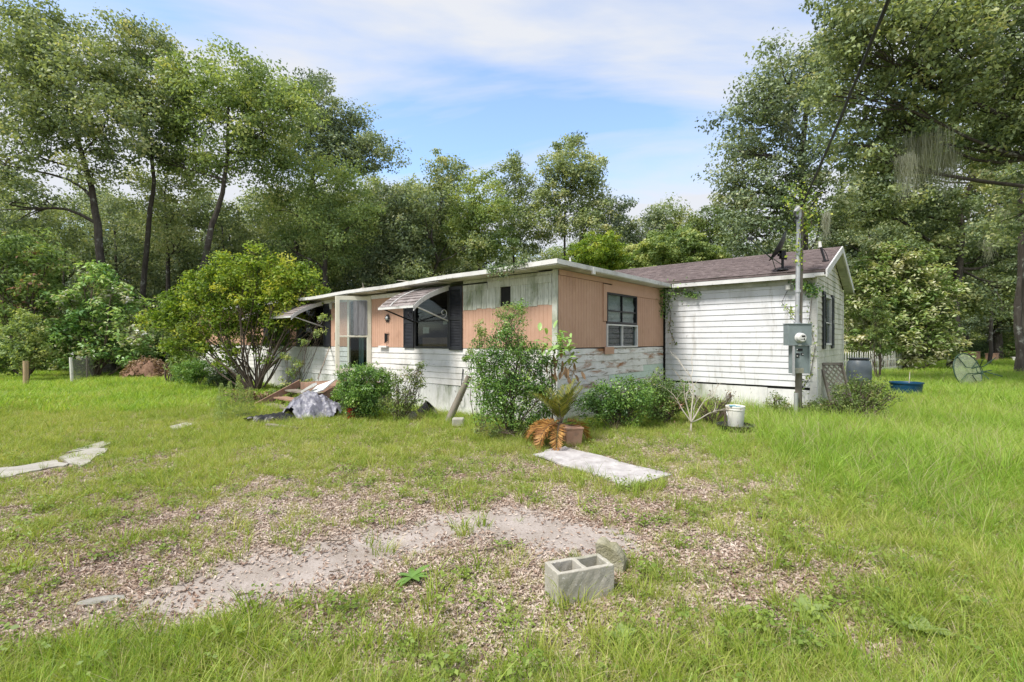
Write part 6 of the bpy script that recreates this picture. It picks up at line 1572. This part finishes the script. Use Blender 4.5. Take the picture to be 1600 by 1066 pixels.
# forbidden places: the house footprint, slabs, board, block
def clear_mask(x, y):
    dx_, dy_ = x - A0.x, y - A0.y; lx = dx_ * UX.x + dy_ * UX.y; ly = dx_ * UY.x + dy_ * UY.y
    inh = ((lx < 0.02) & (lx > XL) & (ly > 0.0) & (ly < YR)) | ((lx < XG + .02) & (lx > -.1) & (ly > YM) & (ly < YR)) | ((lx > -7.15) & (lx < -5.1) & (ly > -2.2) & (ly < 0))
    def inpoly(pts):
        c_ = np.zeros(x.shape, dtype=bool); P_ = [G(*q)[:2] for q in pts]
        for (ax, ay), (bx, by) in zip(P_, P_[1:] + P_[:1]):
            cond = ((ay > y) != (by > y)) & (x < (bx - ax) * (y - ay) / (by - ay + 1e-12) + ax); c_ ^= cond
        return c_
    bad = inh | inpoly([(833, 713), (880, 700), (1050, 746), (983, 764)]) | (inpoly([(-70, 752), (-60, 731), (85, 716), (150, 697), (165, 700), (112, 724), (10, 742)]) & (wob(x, y, 3, 2) < .35)) | (inpoly([(262, 668), (290, 661), (302, 664), (275, 672)]) & (wob(x, y, 4, 2) < .2))
    b = G(905, 934); bad |= (np.abs(x - b.x) < .2) & (np.abs(y - b.y) < .12)
    b = G(1149, 676); bad |= (np.hypot(x - b.x, y - b.y) < .33) | ((np.abs(x - b.x) < .36) & (y < b.y) & (y > b.y - .62))
    return ~bad
rg = np.random.default_rng(77)
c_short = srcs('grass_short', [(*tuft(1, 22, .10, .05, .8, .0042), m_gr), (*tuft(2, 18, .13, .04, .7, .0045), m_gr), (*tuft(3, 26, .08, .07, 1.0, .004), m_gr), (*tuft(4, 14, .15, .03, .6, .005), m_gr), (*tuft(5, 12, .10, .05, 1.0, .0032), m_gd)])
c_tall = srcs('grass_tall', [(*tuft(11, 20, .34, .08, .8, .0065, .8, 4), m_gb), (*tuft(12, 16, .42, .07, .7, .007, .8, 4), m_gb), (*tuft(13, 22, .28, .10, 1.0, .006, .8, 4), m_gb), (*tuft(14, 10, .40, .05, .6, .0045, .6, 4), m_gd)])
c_far = srcs('grass_far', [(*tuft(21, 46, .22, .28, .7, .016, .8, 3), m_gb), (*tuft(22, 46, .26, .30, .8, .018, .8, 3), m_gb), (*tuft(23, 40, .18, .32, .9, .016, .8, 3), m_gr)])
def weed(seed, n, r, h, s):
    rg_ = np.random.default_rng(seed); p_ = np.stack([rg_.normal(size=n) * r, rg_.normal(size=n) * r, rg_.random(n) * h + .008], 1); V = leaf_quads(p_, np.tile([0, 0, 1.], (n, 1)), s, rg_, .62, .45); return V, np.repeat(rg_.random(n), 4)
c_weed = srcs('weed_clump', [(*weed(1, 40, .05, .05, .026), m_wd), (*weed(2, 60, .08, .035, .022), m_wd), (*weed(3, 26, .03, .11, .03), m_wd)])
lsrc = []
for k, (ln, wd, cv) in enumerate(((.040, .021, .008), (.032, .022, .011), (.046, .017, .006), (.026, .018, .013), (.036, .012, .003))):
    V = []
    for s in (0, 1):
        x0, x1 = (-.5, 0) if s == 0 else (0, .5)
        def e(u, v): w_ = wd / 2 * math.cos(u * 2.6) ** .7; return (u * ln, v * w_, cv * (1 - 4 * u * u) * -.6 + abs(v) * cv * .7 + .003)
        V += [e(x0, -1), e(x1, -1), e(x1, 0), e(x0, 0), e(x0, 0), e(x1, 0), e(x1, 1), e(x0, 1)]
    lsrc.append((np.array(V), np.full(len(V), .5), m_lt))
c_leaf = srcs('fallen_leaf', lsrc)

# fallen leaves
x, y = sample(300000, 1.9, 9.5, rg, 1.2); b = bare_f(x, y); s = sand_f(x, y)
keep = (rg.random(len(x)) < (.22 + .78 * b) * (1 - .93 * s)) & clear_mask(x, y); x, y, = x[keep], y[keep]; n = len(x)
sc_ = rg.uniform(.38, .92, n) * (1 + .03 * y)
scatter('leaf_litter', 'dry brown leaf litter covering the bare soil', np.stack([x, y, gz(x, y) + .004 - .02 * sand_f(x, y) + rg.random(n) * .006], 1), sc_, rg.random(n) * 6.28, rg.integers(0, 5, n), c_leaf, rg.normal(size=(n, 2)) * .35)
# litter on the board sheet
# short grass
x, y = sample(92000, 1.9, 16, rg, 1.15); b = bare_f(x, y); s = sand_f(x, y)
cl = .5 + .5 * wob(x, y, 2.6, 3.3); dens = np.clip(1.04 - 1.05 * b, 0.0, 1) * (.25 + .95 * np.clip(cl, 0, 1)) + .12 * np.clip(1.5 * cl, 0, 1) + .025
dens *= np.clip(1 - 1.3 * s, .015, 1)
keep = (rg.random(len(x)) < dens) & clear_mask(x, y); x, y = x[keep], y[keep]; n = len(x)
sz = rg.uniform(.6, 1.25, n) * (1.0 + .25 * wob(x, y, .9, 2)) * (1 - .3 * bare_f(x, y)) * (1 + .02 * y)
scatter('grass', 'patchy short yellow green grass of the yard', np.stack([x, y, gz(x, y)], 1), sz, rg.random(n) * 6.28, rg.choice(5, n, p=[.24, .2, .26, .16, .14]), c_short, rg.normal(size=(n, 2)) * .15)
# distinct larger tufts standing out of the litter and the thin lawn
x, y = sample(8000, 1.9, 12, rg, 1.1); b = bare_f(x, y); cl = np.clip(.5 + .9 * wob(x, y, 2.1, 8.2), 0, 1)
keep = (rg.random(len(x)) < cl * np.clip(1.15 - b, .16, 1)) & (sand_f(x, y) < .5) & clear_mask(x, y); x, y = x[keep], y[keep]
ex = [(725, 838), (590, 850), (735, 828), (650, 1010), (560, 1020), (330, 985), (395, 1000), (450, 960), (1030, 770), (1010, 765), (1195, 880), (905, 1000), (690, 950), (1120, 840), (780, 905), (1240, 820), (880, 960), (935, 940), (500, 1040), (840, 1040), (1050, 1030), (150, 985), (90, 1000), (200, 960)]
for q in ex:
    g = G(*q); x = np.append(x, g.x + rg.normal(size=3) * .06); y = np.append(y, g.y + rg.normal(size=3) * .05)
n = len(x)
scatter('grass', 'scattered taller tufts of yellow green grass in the thin yard', np.stack([x, y, gz(x, y)], 1), rg.uniform(1.1, 1.9, n), rg.random(n) * 6.28, rg.choice(5, n, p=[.3, .24, .18, .2, .08]), c_short, rg.normal(size=(n, 2)) * .15)
# taller grass: right side, foreground left, around the bushes
x, y = sample(70000, 1.9, 22, rg, 1.0)
rt = np.clip((x - 1.9 - .05 * y) / 2.0, 0, 1) * np.clip(.35 + (y - 3) / 4, .2, 1) ; rt = np.where(y > 8.3, np.clip((x - 3.2) / 1.0, 0, 1), rt)
rt = rt * np.clip(.75 + .6 * wob(x, y, .8, 1), .15, 1)
fg = np.clip((2.72 - y) / .3 + .8 * wob(x, y, 2.2, 5), 0, 1) * np.clip((-.7 - x) / .5, 0, 1) * .36 * np.clip(.6 + wob(x, y, 1.8, 9), 0, 1)
fg2 = np.clip((2.5 - y) / .25 + .9 * wob(x, y, 2.9, 1), 0, 1) * .14
hd = np.exp(-(seg_d(x, y, [tuple(W(-5, -.9)[:2]), tuple(W(-.2, -.9)[:2]), tuple(W(.8, .6)[:2]), tuple(W(1.1, 3.6)[:2]), tuple(W(3.2, 3.7)[:2]), tuple(W(4.4, 5)[:2])]) / .55) ** 2) * .5
dens = np.maximum.reduce([rt, fg, fg2, hd]); keep = (rg.random(len(x)) < dens) & clear_mask(x, y); x, y = x[keep], y[keep]; n = len(x)
sz = np.where(y < 5, .62, .9) * rg.uniform(.6, 1.2, n) * np.where(x > 3.5, 1.15, .85) 
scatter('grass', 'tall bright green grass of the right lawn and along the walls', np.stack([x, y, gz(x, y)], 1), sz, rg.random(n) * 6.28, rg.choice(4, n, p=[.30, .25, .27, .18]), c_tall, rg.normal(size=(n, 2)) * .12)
# far lawns
x, y = sample(34000, 11, 60, rg, 1.35); keep = clear_mask(x, y) & (rg.random(len(x)) < np.clip((y - 10) / 3, 0, 1)) & (y < np.where(x > 0, 58, 34)); x, y = x[keep], y[keep]; n = len(x)
scatter('grass', 'bright far grass of the lawns up to the wood edge', np.stack([x, y, gz(x, y)], 1), rg.uniform(.7, 1.3, n) * np.where(x > 0, 1.25, .9), rg.random(n) * 6.28, rg.choice(3, n, p=[.4, .35, .25]), c_far, rg.normal(size=(n, 2)) * .08)
# small broad-leaved weeds
x, y = sample(8500, 1.9, 10, rg, 1.2); b = bare_f(x, y); dens = np.clip(.1 + .5 * np.exp(-((b - .45) / .25) ** 2) * (.5 + .8 * wob(x, y, 1.9, 6)), 0, 1)
keep = (rg.random(len(x)) < dens) & clear_mask(x, y) & (sand_f(x, y) < .4); x, y = x[keep], y[keep]; n = len(x)
scatter('ground_weeds', 'small leafy weeds creeping through the litter', np.stack([x, y, gz(x, y)], 1), rg.uniform(.6, 1.3, n), rg.random(n) * 6.28, rg.integers(0, 3, n), c_weed)

# neighbours that would share a label are told apart by their order from left to right
byl = {}
for o in SC.objects:
    if 'label' in o.keys() and o.parent is None and 'group' in o.keys(): byl.setdefault(o['label'], []).append(o)
for lb, os_ in byl.items():
    if 2 <= len(os_) <= 5:
        os_.sort(key=lambda q: q.location.x / q.location.y)
        for q, w_ in zip(os_, {2: ('left one', 'right one'), 3: ('left one', 'middle one', 'right one'), 4: ('leftmost', 'second', 'third', 'rightmost'), 5: ('leftmost', 'second', 'third', 'fourth', 'rightmost')}[len(os_)]):
            q['label'] = lb.replace(', above', ' above').replace(', behind', ' behind').replace(', at', ' at').replace(', left of', ' left of') + ', ' + w_
